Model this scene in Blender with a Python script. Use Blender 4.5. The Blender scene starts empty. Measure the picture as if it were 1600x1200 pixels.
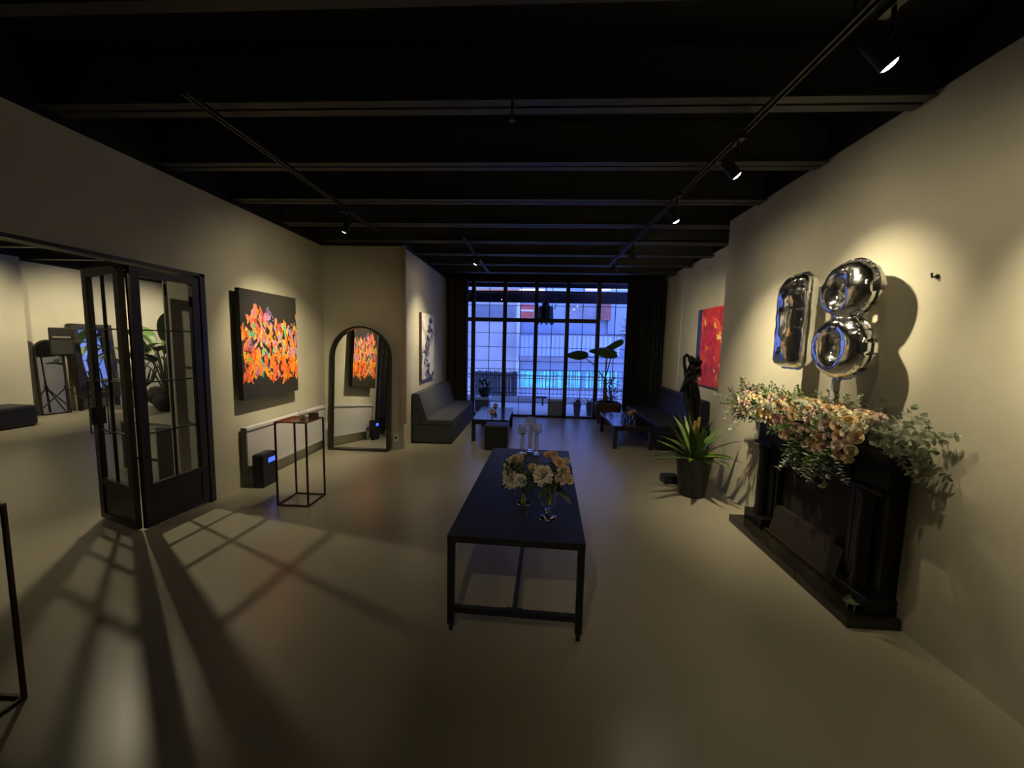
import bpy, math, random
import numpy as np
from mathutils import Vector, Matrix, noise
random.seed(7); np.random.seed(7)
PI = math.pi
SC = bpy.context.scene
COL = SC.collection

# ------------------------------------------------------------------ camera, world, exposure
F, YAW, PITCH, ROLL, CAMZ = 620.0, math.radians(3.12), math.radians(5.80), math.radians(1.28), 1.75
fwd = Vector((-math.sin(YAW)*math.cos(PITCH), math.cos(YAW)*math.cos(PITCH), -math.sin(PITCH)))
r0 = Vector((math.cos(YAW), math.sin(YAW), 0)); u0 = r0.cross(fwd)
rgt = math.cos(ROLL)*r0 + math.sin(ROLL)*u0
upv = -math.sin(ROLL)*r0 + math.cos(ROLL)*u0
cd = bpy.data.cameras.new('camera'); cam = bpy.data.objects.new('camera', cd); COL.objects.link(cam)
cd.sensor_width = 36; cd.lens = F/1600*36; cd.clip_start = .05; cd.clip_end = 200
m = Matrix((rgt, upv, -fwd)).transposed().to_4x4(); m.translation = (0, 0, CAMZ); cam.matrix_world = m
SC.camera = cam
SC.view_settings.view_transform = 'Standard'; SC.view_settings.look = 'None'
SC.view_settings.gamma = 1; SC.view_settings.use_curve_mapping = False
SC.view_settings.exposure = 0.0
w = bpy.data.worlds.new('dusk'); SC.world = w; w.use_nodes = True
nt = w.node_tree; bg = nt.nodes['Background']
tc = nt.nodes.new('ShaderNodeTexCoord'); sp = nt.nodes.new('ShaderNodeSeparateXYZ'); rp = nt.nodes.new('ShaderNodeValToRGB')
nt.links.new(tc.outputs['Generated'], sp.inputs[0]); nt.links.new(sp.outputs['Z'], rp.inputs[0]); nt.links.new(rp.outputs[0], bg.inputs[0])
rp.color_ramp.elements[0].color = (.30, .40, 1, 1); rp.color_ramp.elements[1].color = (.10, .20, .75, 1)
bg.inputs[1].default_value = 4.3
WARM = (1.0, .845, .54)

def px(x, y, ax, val):
    """world point seen at photo pixel (x, y) on the plane ax = val"""
    v = (x-800)/F*rgt - (y-600)/F*upv + fwd
    i = 'xyz'.index(ax); t = (val-(0, 0, CAMZ)[i])/v[i]
    return Vector((0, 0, CAMZ)) + v*t
def hz(x, y, X, Y):
    """height seen at pixel (x, y) on the vertical through (X, Y)"""
    v = (x-800)/F*rgt - (y-600)/F*upv + fwd
    return CAMZ + v.z/math.hypot(v.x, v.y)*math.hypot(X, Y)

def lamp(pos, tgt, watts, deg, blend=.6, col=WARM, size=.03, parent=None):
    d = bpy.data.lights.new('lamp_light', 'SPOT'); d.energy = watts; d.spot_size = math.radians(deg); d.spot_blend = blend
    d.color = col; d.shadow_soft_size = size
    o = bpy.data.objects.new('lamp_light', d); COL.objects.link(o)
    v = Vector(tgt)-Vector(pos); o.rotation_mode = 'QUATERNION'
    o.rotation_quaternion = v.to_track_quat('-Z', 'Y')
    o.location = pos
    return o

# ------------------------------------------------------------------ materials
MATS = {}
def mat(name, col, rough=.5, metal=0, var=0, scale=5, bump=0, bscale=40, spec=None, emit=None, estr=1, rvar=0, trans=0, ior=1.45, stretch=None):
    if name in MATS: return MATS[name]
    m = bpy.data.materials.new(name); m.use_nodes = True; n = m.node_tree; b = n.nodes['Principled BSDF']
    b.inputs['Base Color'].default_value = (*col, 1); b.inputs['Roughness'].default_value = rough; b.inputs['Metallic'].default_value = metal
    b.inputs['IOR'].default_value = ior
    if spec is not None: b.inputs['Specular IOR Level'].default_value = spec
    if trans: b.inputs['Transmission Weight'].default_value = trans
    if emit: b.inputs['Emission Color'].default_value = (*emit, 1); b.inputs['Emission Strength'].default_value = estr
    t = n.nodes.new('ShaderNodeTexCoord'); mp = n.nodes.new('ShaderNodeMapping'); n.links.new(t.outputs['Object'], mp.inputs[0])
    if stretch: mp.inputs['Scale'].default_value = stretch
    def nz(s, det=5):
        z = n.nodes.new('ShaderNodeTexNoise'); z.inputs['Scale'].default_value = s; z.inputs['Detail'].default_value = det
        n.links.new(mp.outputs[0], z.inputs['Vector']); return z
    if var:
        z = nz(scale); r = n.nodes.new('ShaderNodeValToRGB'); n.links.new(z.outputs['Fac'], r.inputs[0])
        r.color_ramp.elements[0].position = .2; r.color_ramp.elements[1].position = .8; r.color_ramp.interpolation = 'EASE'
        r.color_ramp.elements[0].color = (*[c*(1-var) for c in col], 1); r.color_ramp.elements[1].color = (*[min(1, c*(1+var)) for c in col], 1)
        n.links.new(r.outputs[0], b.inputs['Base Color'])
    if rvar:
        z = nz(scale*1.7); mr = n.nodes.new('ShaderNodeMapRange'); n.links.new(z.outputs['Fac'], mr.inputs[0])
        mr.inputs['From Min'].default_value = .3; mr.inputs['From Max'].default_value = .7
        mr.inputs['To Min'].default_value = rough-rvar; mr.inputs['To Max'].default_value = rough+rvar; n.links.new(mr.outputs[0], b.inputs['Roughness'])
    if bump:
        z = nz(bscale); bp = n.nodes.new('ShaderNodeBump'); bp.inputs['Strength'].default_value = bump; bp.inputs['Distance'].default_value = .01
        n.links.new(z.outputs['Fac'], bp.inputs['Height']); n.links.new(bp.outputs[0], b.inputs['Normal'])
    MATS[name] = m; return m
def glass_pane_mat(name, tint=(1, 1, 1), refl=1.5):
    m = bpy.data.materials.new(name); m.use_nodes = True; n = m.node_tree; n.nodes.clear()
    o = n.nodes.new('ShaderNodeOutputMaterial'); mx = n.nodes.new('ShaderNodeMixShader'); tr = n.nodes.new('ShaderNodeBsdfTransparent')
    gl = n.nodes.new('ShaderNodeBsdfGlossy'); fr = n.nodes.new('ShaderNodeFresnel'); mu = n.nodes.new('ShaderNodeMath'); mu.operation = 'MULTIPLY'
    fr.inputs[0].default_value = 1.45; mu.inputs[1].default_value = refl; gl.inputs['Roughness'].default_value = .0
    tr.inputs[0].default_value = (*tint, 1)
    ge = n.nodes.new('ShaderNodeNewGeometry'); su = n.nodes.new('ShaderNodeMath'); su.operation = 'SUBTRACT'; su.inputs[0].default_value = 1; n.links.new(ge.outputs['Backfacing'], su.inputs[1])
    m2 = n.nodes.new('ShaderNodeMath'); m2.operation = 'MULTIPLY'; n.links.new(su.outputs[0], m2.inputs[1])
    n.links.new(fr.outputs[0], mu.inputs[0]); n.links.new(mu.outputs[0], m2.inputs[0]); n.links.new(m2.outputs[0], mx.inputs[0]); n.links.new(tr.outputs[0], mx.inputs[1]); n.links.new(gl.outputs[0], mx.inputs[2])
    n.links.new(mx.outputs[0], o.inputs[0]); MATS[name] = m; return m
def attr_mat(name, rough=.5):
    m = bpy.data.materials.new(name); m.use_nodes = True; n = m.node_tree; b = n.nodes['Principled BSDF']; b.inputs['Roughness'].default_value = rough
    a = n.nodes.new('ShaderNodeAttribute'); a.attribute_name = 'Col'; n.links.new(a.outputs['Color'], b.inputs['Base Color']); MATS[name] = m; return m
def glow(name, col, s, var=0, scale=3):
    m = bpy.data.materials.new(name); m.use_nodes = True; n = m.node_tree; b = n.nodes['Principled BSDF']
    b.inputs['Base Color'].default_value = (.02, .02, .02, 1); b.inputs['Emission Color'].default_value = (*col, 1); b.inputs['Emission Strength'].default_value = s
    if var:
        t = n.nodes.new('ShaderNodeTexCoord'); z = n.nodes.new('ShaderNodeTexNoise'); z.inputs['Scale'].default_value = scale
        r = n.nodes.new('ShaderNodeValToRGB'); r.color_ramp.elements[0].position = .35; r.color_ramp.elements[1].position = .65
        r.color_ramp.elements[0].color = (*[c*(1-var) for c in col], 1); r.color_ramp.elements[1].color = (*col, 1)
        n.links.new(t.outputs['Object'], z.inputs[0]); n.links.new(z.outputs['Fac'], r.inputs[0]); n.links.new(r.outputs[0], b.inputs['Emission Color'])
    MATS[name] = m; return m

PLASTER = mat('plaster', (.45, .43, .335), .75, var=.10, scale=1.6, bump=.12, bscale=6)
PLASTER_L = mat('plaster_left_room', (.47, .45, .355), .75, var=.08, scale=1.2, bump=.1, bscale=6)
CONCRETE = mat('microcement', (.31, .288, .218), .30, var=.05, scale=.6, spec=.75)
BLACKC = mat('ceiling_black', (.003, .003, .0027), .8)
BEAMM = mat('beam_paint', (.045, .044, .037), .6, var=.2, scale=2)
BLKMET = mat('black_metal', (.018, .016, .014), .42, spec=.5)
DOORM = mat('door_metal', (.022, .018, .014), .38, var=.2, scale=8)
WINM = mat('window_metal', (.028, .02, .014), .45, var=.3, scale=6)
TABLEM = mat('table_black', (.016, .016, .018), .5, var=.15, scale=30, bump=.1, bscale=120)
GLASS = glass_pane_mat('pane_glass', (.97, .98, 1), 1.6)
WGLASS = glass_pane_mat('window_glass', (.95, .97, 1), 1.0)
CRYSTAL = mat('crystal', (1, 1, 1), .02, trans=1, ior=1.5)
MIRROR = mat('mirror_silver', (.86, .87, .86), .01, metal=1)
FOIL = mat('silver_foil', (.93, .93, .95), .13, metal=1, bump=.10, bscale=25)
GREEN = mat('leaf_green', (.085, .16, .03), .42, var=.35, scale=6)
DGREEN = mat('leaf_dark', (.025, .05, .015), .45, var=.35, scale=9)
LGREEN = mat('leaf_light', (.17, .26, .05), .45, var=.3, scale=7)
EUCA = mat('eucalyptus_leaf', (.33, .37, .27), .55, var=.25, scale=14)
EUCB = mat('eucalyptus_brown', (.10, .06, .055), .6, var=.3, scale=14)
STEM = mat('stem', (.10, .11, .03), .6, var=.3, scale=12)
BROWNSTEM = mat('trunk', (.20, .10, .04), .8, var=.3, scale=14, bump=.5, bscale=50)
FABR = mat('sofa_fabric', (.06, .064, .075), .9, var=.15, scale=30, bump=.2, bscale=200)
LEATHER = mat('black_leatherette', (.010, .010, .012), .5, bump=.1, bscale=60)
SOFTBLK = mat('soft_black', (.008, .008, .009), .65)

# ------------------------------------------------------------------ mesh builder
class MB:
    def __init__(s): s.v = []; s.f = []
    def add(s, vs, fs):
        o = len(s.v); s.v += [Vector(v) for v in vs]; s.f += [tuple(i+o for i in f) for f in fs]; return s
    def box(s, a, b, bev=0):
        x0, y0, z0 = [min(p, q) for p, q in zip(a, b)]; x1, y1, z1 = [max(p, q) for p, q in zip(a, b)]
        if not bev:
            return s.add([(x0, y0, z0), (x1, y0, z0), (x1, y1, z0), (x0, y1, z0), (x0, y0, z1), (x1, y0, z1), (x1, y1, z1), (x0, y1, z1)],
                         [(0, 3, 2, 1), (4, 5, 6, 7), (0, 1, 5, 4), (1, 2, 6, 5), (2, 3, 7, 6), (3, 0, 4, 7)])
        import bmesh
        bm = bmesh.new(); bmesh.ops.create_cube(bm, size=1)
        for v in bm.verts: v.co = Vector(((x0+x1)/2+v.co.x*(x1-x0), (y0+y1)/2+v.co.y*(y1-y0), (z0+z1)/2+v.co.z*(z1-z0)))
        bmesh.ops.bevel(bm, geom=bm.edges[:], offset=bev, segments=2, profile=.5, affect='EDGES')
        bm.verts.index_update(); s.add([v.co.copy() for v in bm.verts], [[v.index for v in f.verts] for f in bm.faces]); bm.free(); return s
    def obox(s, c, size, rot=None):
        b = MB().box([-q/2 for q in size], [q/2 for q in size]); R = rot or Matrix.Identity(3)
        return s.add([R @ v + Vector(c) for v in b.v], b.f)
    def bar(s, a, b, wd, ht=None, upd=(0, 0, 1)):
        a = Vector(a); b = Vector(b); ht = ht or wd; d = (b-a); L = d.length; d.normalize(); u = Vector(upd)
        if abs(d.dot(u)) > .98: u = Vector((0, 1, 0))
        x = d.cross(u).normalized(); y = x.cross(d).normalized()
        R = Matrix((x, y, d)).transposed(); return s.obox((a+b)/2, (wd, ht, L), R)
    def tube(s, pts, r, n=8, cap=True):
        pts = [Vector(p) for p in pts]; rs = r if isinstance(r, (list, tuple)) else [r]*len(pts); o = len(s.v); prev = None
        for i, p in enumerate(pts):
            d = (pts[min(i+1, len(pts)-1)]-pts[max(i-1, 0)]).normalized()
            if prev is None: prev = d.orthogonal().normalized()
            x = (prev-d*prev.dot(d)).normalized(); prev = x; y = d.cross(x)
            for k in range(n):
                a = 2*PI*k/n; s.v.append(p+(x*math.cos(a)+y*math.sin(a))*rs[i])
        for i in range(len(pts)-1):
            for k in range(n):
                a = o+i*n+k; b = o+i*n+(k+1) % n; s.f.append((a, b, b+n, a+n))
        if cap: s.f.append(tuple(o+k for k in range(n))[::-1]); s.f.append(tuple(o+(len(pts)-1)*n+k for k in range(n)))
        return s
    def lathe(s, prof, c=(0, 0, 0), n=20, sx=1, sy=1):
        o = len(s.v); c = Vector(c)
        for r, z in prof:
            for k in range(n): a = 2*PI*k/n; s.v.append(c+Vector((r*sx*math.cos(a), r*sy*math.sin(a), z)))
        for i in range(len(prof)-1):
            for k in range(n):
                a = o+i*n+k; b = o+i*n+(k+1) % n; s.f.append((a, b, b+n, a+n))
        if prof[0][0] > 1e-4: s.f.append(tuple(o+k for k in range(n))[::-1])
        if prof[-1][0] > 1e-4: s.f.append(tuple(o+(len(prof)-1)*n+k for k in range(n)))
        return s
    def prism(s, poly, ax, a, b):
        """extrude a 2D polygon along axis ax from a to b"""
        def P(p, t): q = list(p); q.insert(ax, t); return q
        n = len(poly); return s.add([P(p, a) for p in poly]+[P(p, b) for p in poly], [tuple(range(n))[::-1], tuple(range(n, 2*n))]+[(i, (i+1) % n, n+(i+1) % n, n+i) for i in range(n)])
    def blade(s, base, d, L, wd, droop=.3, fold=.25, n=8, prof=None, twist=0, thick=.0012):
        base = Vector(base); d = Vector(d).normalized(); side = d.cross(Vector((0, 0, 1)))
        side = side.normalized() if side.length > .05 else Vector((math.cos(twist), math.sin(twist), 0))
        o = len(s.v); p = base.copy(); dd = d.copy()
        for i in range(n+1):
            t = i/n; q = prof(t) if prof else (min(1, .35+2.2*t) if t < .3 else 1)*(1-t**2.2)
            hw = max(wd/2*q, .0008); nn = side.cross(dd).normalized(); sd = (side*math.cos(twist*t)+nn*math.sin(twist*t))
            s.v += [p-sd*hw+nn*fold*hw, p-nn*thick, p+sd*hw+nn*fold*hw, p+nn*thick]
            dd = (dd+Vector((0, 0, -droop/n))).normalized(); p = p+dd*L/n
        for i in range(n):
            a = o+i*4
            s.f += [(a, a+1, a+5, a+4), (a+1, a+2, a+6, a+5), (a, a+4, a+7, a+3), (a+3, a+7, a+6, a+2)]
        return s
    def xf(s, M): s.v = [M @ v for v in s.v]; return s
    def mesh(s, name, m, smooth=False):
        me = bpy.data.meshes.new(name); me.from_pydata([tuple(v) for v in s.v], [], s.f)
        for k in (m if isinstance(m, (list, tuple)) else [m]): me.materials.append(k)
        if smooth:
            me.polygons.foreach_set('use_smooth', [True]*len(me.polygons))
            try: me.set_sharp_from_angle(angle=math.radians(40))
            except Exception: pass
        me.update(); return me
    def build(s, name, m, parent=None, smooth=False, loc=None):
        return link(name, s.mesh(name, m, smooth), parent, loc)
def link(name, me, parent=None, loc=None):
    o = bpy.data.objects.new(name, me); COL.objects.link(o)
    if parent: o.parent = parent
    if loc is not None: o.location = loc
    return o
def tag(o, label=None, cat=None, group=None, kind=None):
    if label: o['label'] = label
    if cat: o['category'] = cat
    if group: o['group'] = group
    if kind: o['kind'] = kind
    return o
def thing(name, label, cat, loc=(0, 0, 0), rz=0, group=None):
    o = bpy.data.objects.new(name, None); COL.objects.link(o); o.location = loc; o.rotation_euler = (0, 0, rz); o.empty_display_size = .1
    return tag(o, label, cat, group)
def struct(name, mb, m, parent=None, smooth=False):
    o = mb.build(name, m, parent, smooth)
    if not parent: o['kind'] = 'structure'
    return o
def sempty(name, loc=(0, 0, 0)):
    o = bpy.data.objects.new(name, None); COL.objects.link(o); o.location = loc; o['kind'] = 'structure'; return o
def copy_tree(o, parent=None):
    c = o.copy(); COL.objects.link(c)
    if parent: c.parent = parent
    for ch in o.children: copy_tree(ch, c)
    return c

# ------------------------------------------------------------------ room shell
XL, XR, XRR, YW = -3.39, 2.36, 2.96, 9.5
HL, HR, HB, HC = 3.22, 3.31, 3.27, 3.62       # painted wall tops, beam undersides, ceiling
struct('floor', MB().box((XL-.45, -3, -.12), (3.2, YW+.06, 0)), CONCRETE)
struct('floor_left_room', MB().box((-11, -1, -.12), (XL-.45, 11.3, 0)), CONCRETE)
ceil = struct('ceiling', MB().box((-11, -3.2, HC), (3.4, 11.5, HC+.12)), BLACKC)
for i in range(12):
    y = -.72+.862*i
    if y > 9.3: continue
    b = MB(); x0, x1 = XL+.02, (XR if y < 5.1 else XRR)-.02
    for s_ in (-1, 1):
        b.box((x0, y+s_*.012, HB), (x1, y+s_*.082, HB+.012)); b.box((x0, y+s_*.012, HB+.012), (x1, y+s_*.02, HC)); 
    b.build('beam', BEAMM, ceil)
for i in range(10):
    y = .2+1.1*i
    b = MB().box((-10.5, y-.06, HB), (XL-.67, y+.06, HB+.012)).box((-10.5, y-.006, HB+.012), (XL-.67, y+.006, HC)); b.build('beam', BEAMM, ceil)
OY0, OY1, OZ = .1, 3.95, 2.38
b = MB().box((XL-.45, -3, 0), (XL, OY0, HL)).box((XL-.30, OY0, OZ), (XL, OY1, HL)).box((XL-.45, OY1, 0), (XL, 6.25, HL))
struct('wall_left', b, PLASTER)
struct('wall_alcove', MB().box((XL-.45, 6.25, 0), (-2.09, 11.2, HL)), PLASTER)
struct('wall_right', MB().box((XR, -3, 0), (XR+.85, 5.2, HR)), PLASTER)
rp_ = struct('wall_right_recess', MB().box((XRR, 5.2, 0), (XRR+.25, YW, HR+.03)), PLASTER)
struct('wall_back', MB().box((XL-.45, -3.2, 0), (3.2, -3, HR)), PLASTER)
struct('wall_front', MB().box((-2.09, YW, 0), (-1.66, YW+.2, HC)).box((2.42, YW, 0), (3.2, YW+.2, HC)).box((-1.66, YW-.02, 3.22), (2.42, YW+.2, HC)), BLACKC)
# black upper bands of the walls
struct('trim_1', MB().box((XL-.64, -3, HL), (XL-.006, 6.256, HC)).box((XL-.64, 6.256, HL), (-2.096, 11.19, HC)), BLACKC)
struct('trim_2', MB().box((XR+.006, -3, HR), (XR+.84, 5.194, HC)).box((XRR+.006, 5.2, HR+.03), (XRR+.24, YW, HC)).box((XL-.6, -3.19, HR), (3.2, -3.006, HC)), BLACKC)
# corner profile and recess lines
struct('trim_3', MB().box((-2.105, 6.205, .42), (-2.035, 6.255, HL)), mat('corner_profile', (.36, .31, .23), .5))
struct('trim_4', MB().box((XRR-.014, 5.25, 3.10), (XRR, 8.35, 3.13)).box((XRR-.014, 8.32, 0), (XRR, 8.35, 3.13)), PLASTER)
# left room
struct('wall_far_left', MB().box((-10.8, 7.4, 0), (-10.55, 11.3, HL)).box((-10.8, -1, 0), (-10.1, 7.4, HL)), PLASTER_L)
struct('wall_left_room_near', MB().box((-10.8, -1.2, 0), (XL-.45, -1, HL)), PLASTER_L)
struct('wall_left_room_front', MB().box((-10.8, 11.2, 0), (-9.0, 11.4, HC)).box((-4.6, 11.2, 0), (XL-.45, 11.4, HC)).box((-9, 11.2, 2.9), (-4.6, 11.4, HC)), PLASTER_L)
struct('trim_5', MB().box((-10.79, -1, HL), (-10.56, 11.2, HC)).box((-10.57, -1, HL), (-10.106, 7.394, HC)).box((-10.8, -1.19, HL), (XL-.45, -1.006, HC)), BLACKC)

def grid_window(name, x0, x1, y, z0, z1, mull, transoms, vm, hm, glass, skip_transom_after=None, mt=.045):
    W = sempty(name, (x0, y, z0))
    L = lambda a, b_: ((a[0]-x0, a[1]-y, a[2]-z0), (b_[0]-x0, b_[1]-y, b_[2]-z0))
    def bx(nm, a, b_, mm=WINM): a, b_ = L(a, b_); return MB().box(a, b_).build(nm, mm, W)
    for mx in mull: bx('mullion', (mx-mt, y-.04, z0), (mx+mt, y+.04, z1))
    bx('window_frame', (x0, y-.04, z0), (x1, y+.04, z0+.045)); bx('window_frame', (x0, y-.04, z1-.06), (x1, y+.04, z1))
    for k in range(len(mull)-1):
        a, c = mull[k]+mt, mull[k+1]-mt
        for t in transoms:
            if skip_transom_after is None or mull[k] < skip_transom_after: bx('transom', (a, y-.035, t-.045), (c, y+.035, t+.045))
        xs = [a]+[v for v in vm if a < v < c]+[c]; zs = [z0+.045]+[h for h in hm if z0 < h < z1-.1]+[z1-.06]
        for v in xs[1:-1]: bx('muntin', (v-.007, y-.014, z0+.045), (v+.007, y+.014, z1-.06))
        for h in zs[1:-1]: bx('muntin', (a, y-.013, h-.006), (c, y+.013, h+.006))
        for i in range(len(xs)-1):
            for j in range(len(zs)-1): bx('pane', (xs[i]+.004, y-.003, zs[j]+.004), (xs[i+1]-.004, y+.003, zs[j+1]-.004), glass)
    return W
mull = [-1.47, -.72, .02, .75, 1.47, 2.34]
grid_window('window_1', -1.66, 2.42, YW, 0, 3.24, [-1.66]+mull, [2.31], [-1.09, -.35, .39, 1.11, 1.86], [.35, .68, 1.01, 1.34, 1.67, 2.0, 2.65, 2.95], WGLASS, skip_transom_after=1.3)
grid_window('window_2', -9, -4.6, 11.3, 0, 2.9, [-8.96, -7.9, -6.8, -5.7, -4.64], [2.1], [], [.7, 1.4], WGLASS)

# door: folding steel door in the left opening
fr = MB().box((XL-.05, OY0, OZ-.028), (XL+.012, OY1, OZ)).box((XL-.05, OY1-.06, 0), (XL+.012, OY1, OZ))
D = sempty('door_1', (XL, OY1, 0)); 
fr.v = [v-Vector((XL, OY1, 0)) for v in fr.v]; fr.build('door_frame', DOORM, D)
def leaf(a, b_, h, rows, nv, handle=False):
    a = Vector(a)-Vector((XL, OY1, 0)); b_ = Vector(b_)-Vector((XL, OY1, 0)); u = (b_-a).normalized(); L = (b_-a).length; z = Vector((0, 0, 1)); n = u.cross(z)
    M = Matrix((u, n, z)).transposed().to_4x4(); M.translation = a
    f = MB(); sw = .075
    f.box((0, -.022, .02), (sw, .022, h)).box((L-sw, -.022, .02), (L, .022, h)).box((sw, -.022, h-.07), (L-sw, .022, h)).box((sw, -.022, .36), (L-sw, .022, .41)).box((sw, -.022, .02), (L-sw, .022, .07))
    lf = f.xf(M).build('door_leaf', DOORM, D)
    MB().box((sw-.004, -.012, .07), (L-sw+.004, .012, .36)).xf(M).build('kick_panel', DOORM, lf)
    z0, z1 = .41, h-.07; zs = [z0+(z1-z0)*i/rows for i in range(rows+1)]; xs = [sw+(L-2*sw)*i/nv for i in range(nv+1)]
    mu = MB()
    for q in zs[1:-1]: MB().box((sw, -.011, q-.006), (L-sw, .011, q+.006)).xf(M).build('muntin', DOORM, lf)
    for q in xs[1:-1]: MB().box((q-.006, -.0115, z0), (q+.006, .0115, z1)).xf(M).build('muntin', DOORM, lf)
    for i in range(nv):
        for j in range(rows): MB().box((xs[i]+.005, -.003, zs[j]+.005), (xs[i+1]-.005, .003, zs[j+1]-.005)).xf(M).build('pane', GLASS, lf)
    if handle: MB().box((L-.065, -.05, .92), (L-.02, -.022, 1.08)).box((L-.06, .022, .92), (L-.02, .05, 1.08)).xf(M).build('door_handle', BLKMET, lf)
    return lf
leaf((XL-.02, OY1-.07, 0), (XL-.06, 3.235, 0), 2.33, 4, 2)
leaf((XL-.10, 3.215, 0), (-4.08, 3.44, 0), 2.33, 4, 2, True)

# ------------------------------------------------------------------ exterior
PAVE = mat('terrace_paving', (.60, .61, .64), .6, var=.1, scale=2)
FAC = mat('facade_render', (.43, .44, .47), .85, var=.12, scale=.8)
FACB = mat('facade_blue', (.30, .38, .54), .8, var=.1, scale=1)
struct('floor_terrace', MB().box((-8, YW+.06, -.14), (6, 12.4, -.02)), PAVE)
struct('floor_street', MB().box((-20, 12.4, -3.2), (22, 16.2, -3.0)), mat('asphalt', (.06, .06, .065), .8))
struct('wall_terrace_curb', MB().box((-8, 11.9, -.02), (6, 12.1, .14)), PAVE)
YF = 16.0
Fc = thing('facade', 'pale rendered building across the street with corrugated balcony and lit blue windows', 'building', (0, YF, -3))
def fx(x0, y0, x1, y1, d0, d1, name, m, Yp=YF, par=None):
    a = px(x0, y0, 'y', Yp); b_ = px(x1, y1, 'y', Yp); o = Vector((0, YF, -3))
    return MB().box((a.x-o.x, d0, a.z-o.z), (b_.x-o.x, d1, b_.z-o.z)).build(name, m, par or Fc)
MB().box((-16, 0, 0), (px(810, 500, 'y', YF).x, .3, 12)).build('wall', FAC, Fc)
MB().box((px(810, 500, 'y', YF).x, .05, 0), (20, .3, 12)).build('wall', FACB, Fc)
fx(740, 477, 804, 503, -.03, .02, 'shutter', mat('shutter_grey', (.20, .22, .28), .6, var=.1), par=Fc)
for k in range(9): fx(745+k*6.6, 478, 745.8+k*6.6, 502, -.045, -.02, 'shutter_slat', MATS['shutter_grey'])
fx(808.5, 470, 810.5, 640, -.10, -.02, 'drain_pipe', mat('pipe_white', (.7, .72, .78), .5))
fx(813, 476, 834, 498, -.10, .06, 'red_sign_panel', mat('red_panel', (.55, .12, .10), .6, var=.15))
fx(813, 484, 834, 487, -.12, -.09, 'sign_stripe', MATS['pipe_white'])
fx(886, 475, 930, 499, -.02, .06, 'shutter', mat('shutter_pale', (.27, .28, .33), .6, var=.25, scale=2))
fx(938, 474, 952, 501, -.3, .05, 'brick_pier', mat('brick', (.30, .12, .12), .8, var=.25, scale=8))
fx(952, 455, 1000, 523, -.06, .05, 'wall_panel', FACB)
fx(811, 523, 1000, 525, -.55, -.50, 'balcony_rail', MATS['shutter_grey'])
sheet = mat('corrugated_sheet', (.44, .52, .70), .6); sheet_shade = mat('corrugated_sheet_shade', (.31, .40, .60), .6)  # darker copy puts the shade between ribs into the colour
for k in range(46): fx(812+k*3.3, 525, 814.6+k*3.3, 556, -.53-.012*(k % 2), -.50, 'siding_panel', sheet if k % 2 else sheet_shade)
fx(811, 556, 1000, 566, -.58, .05, 'balcony_ledge', mat('ledge', (.26, .27, .32), .7, var=.3, scale=1.5))
BLUEW = glow('lit_window_blue', (.06, .40, 1.0), 2.2, var=.45, scale=4)
REFLGLOW = glow('reflection_glow', (.30, .62, 1.0), 1.1, var=.3, scale=6)
for (a, c) in ((814, 826), (827, 836), (838, 858), (859, 878), (884, 907), (915, 930), (931, 946), (948, 963)):
    fx(a, 580, c, 606, 0, .06, 'window', BLUEW)
    for k in range(1, int((c-a)/5)): fx(a+k*5-.3, 580, a+k*5+.3, 606, -.02, 0, 'window_bar', MATS['shutter_grey'])
    fx(a+.6, 589.5, c-.6, 592.5, -.015, 0, 'reflection_strip', REFLGLOW)  # pale glow painted as a reflection across each window
fx(812, 606, 1000, 610, -.1, .05, 'window_sill', MATS['ledge'])
# wooden fence behind the railing
fo = px(743, 600, 'y', 12.45)
Fn = thing('board_fence', 'weathered grey board fence behind the planter on the terrace', 'fence', (fo.x, 12.45, -.14))
gw = mat('weathered_wood', (.20, .20, .205), .85, var=.35, scale=8, stretch=(1, 1, .2))
fx0, fx1 = px(737, 600, 'y', 12.45).x, px(808, 600, 'y', 12.45).x; ft = px(770, 580, 'y', 12.45).z
for k in range(14):
    a = fx0+(fx1-fx0)*k/14-fo.x
    MB().box((a+.004, 0, .1), (a+(fx1-fx0)/14-.004, .025, ft+.14+random.uniform(-.02, .02))).build('board', gw, Fn)
MB().box((fx0-fo.x, .025, .3), (fx1-fo.x, .05, .36)).box((fx0-fo.x, .025, .85), (fx1-fo.x, .05, .91)).box((fx0-fo.x, .03, 0), (fx0-fo.x+.06, .09, ft+.1)).box((fx1-fo.x-.06, .03, 0), (fx1-fo.x, .09, ft+.1)).build('fence_rail', gw, Fn)
# railing
Ra = thing('terrace_railing', 'thin dark metal railing along the terrace edge', 'railing', (0, 12.0, .14))
RM = mat('rail_metal', (.03, .03, .05), .5)
zt = px(850, 578, 'y', 12.0).z-.14
for zz in (zt, zt-.20, zt-.27, .12, .02): MB().box((-2.4, -.01, zz-.008), (3.6, .01, zz+.008)).build('rail', RM, Ra)
for k in range(50): MB().box((-2.4+k*.12-.006, -.006, -.0), (-2.4+k*.12+.006, .006, zt)).build('baluster', RM, Ra)
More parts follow.
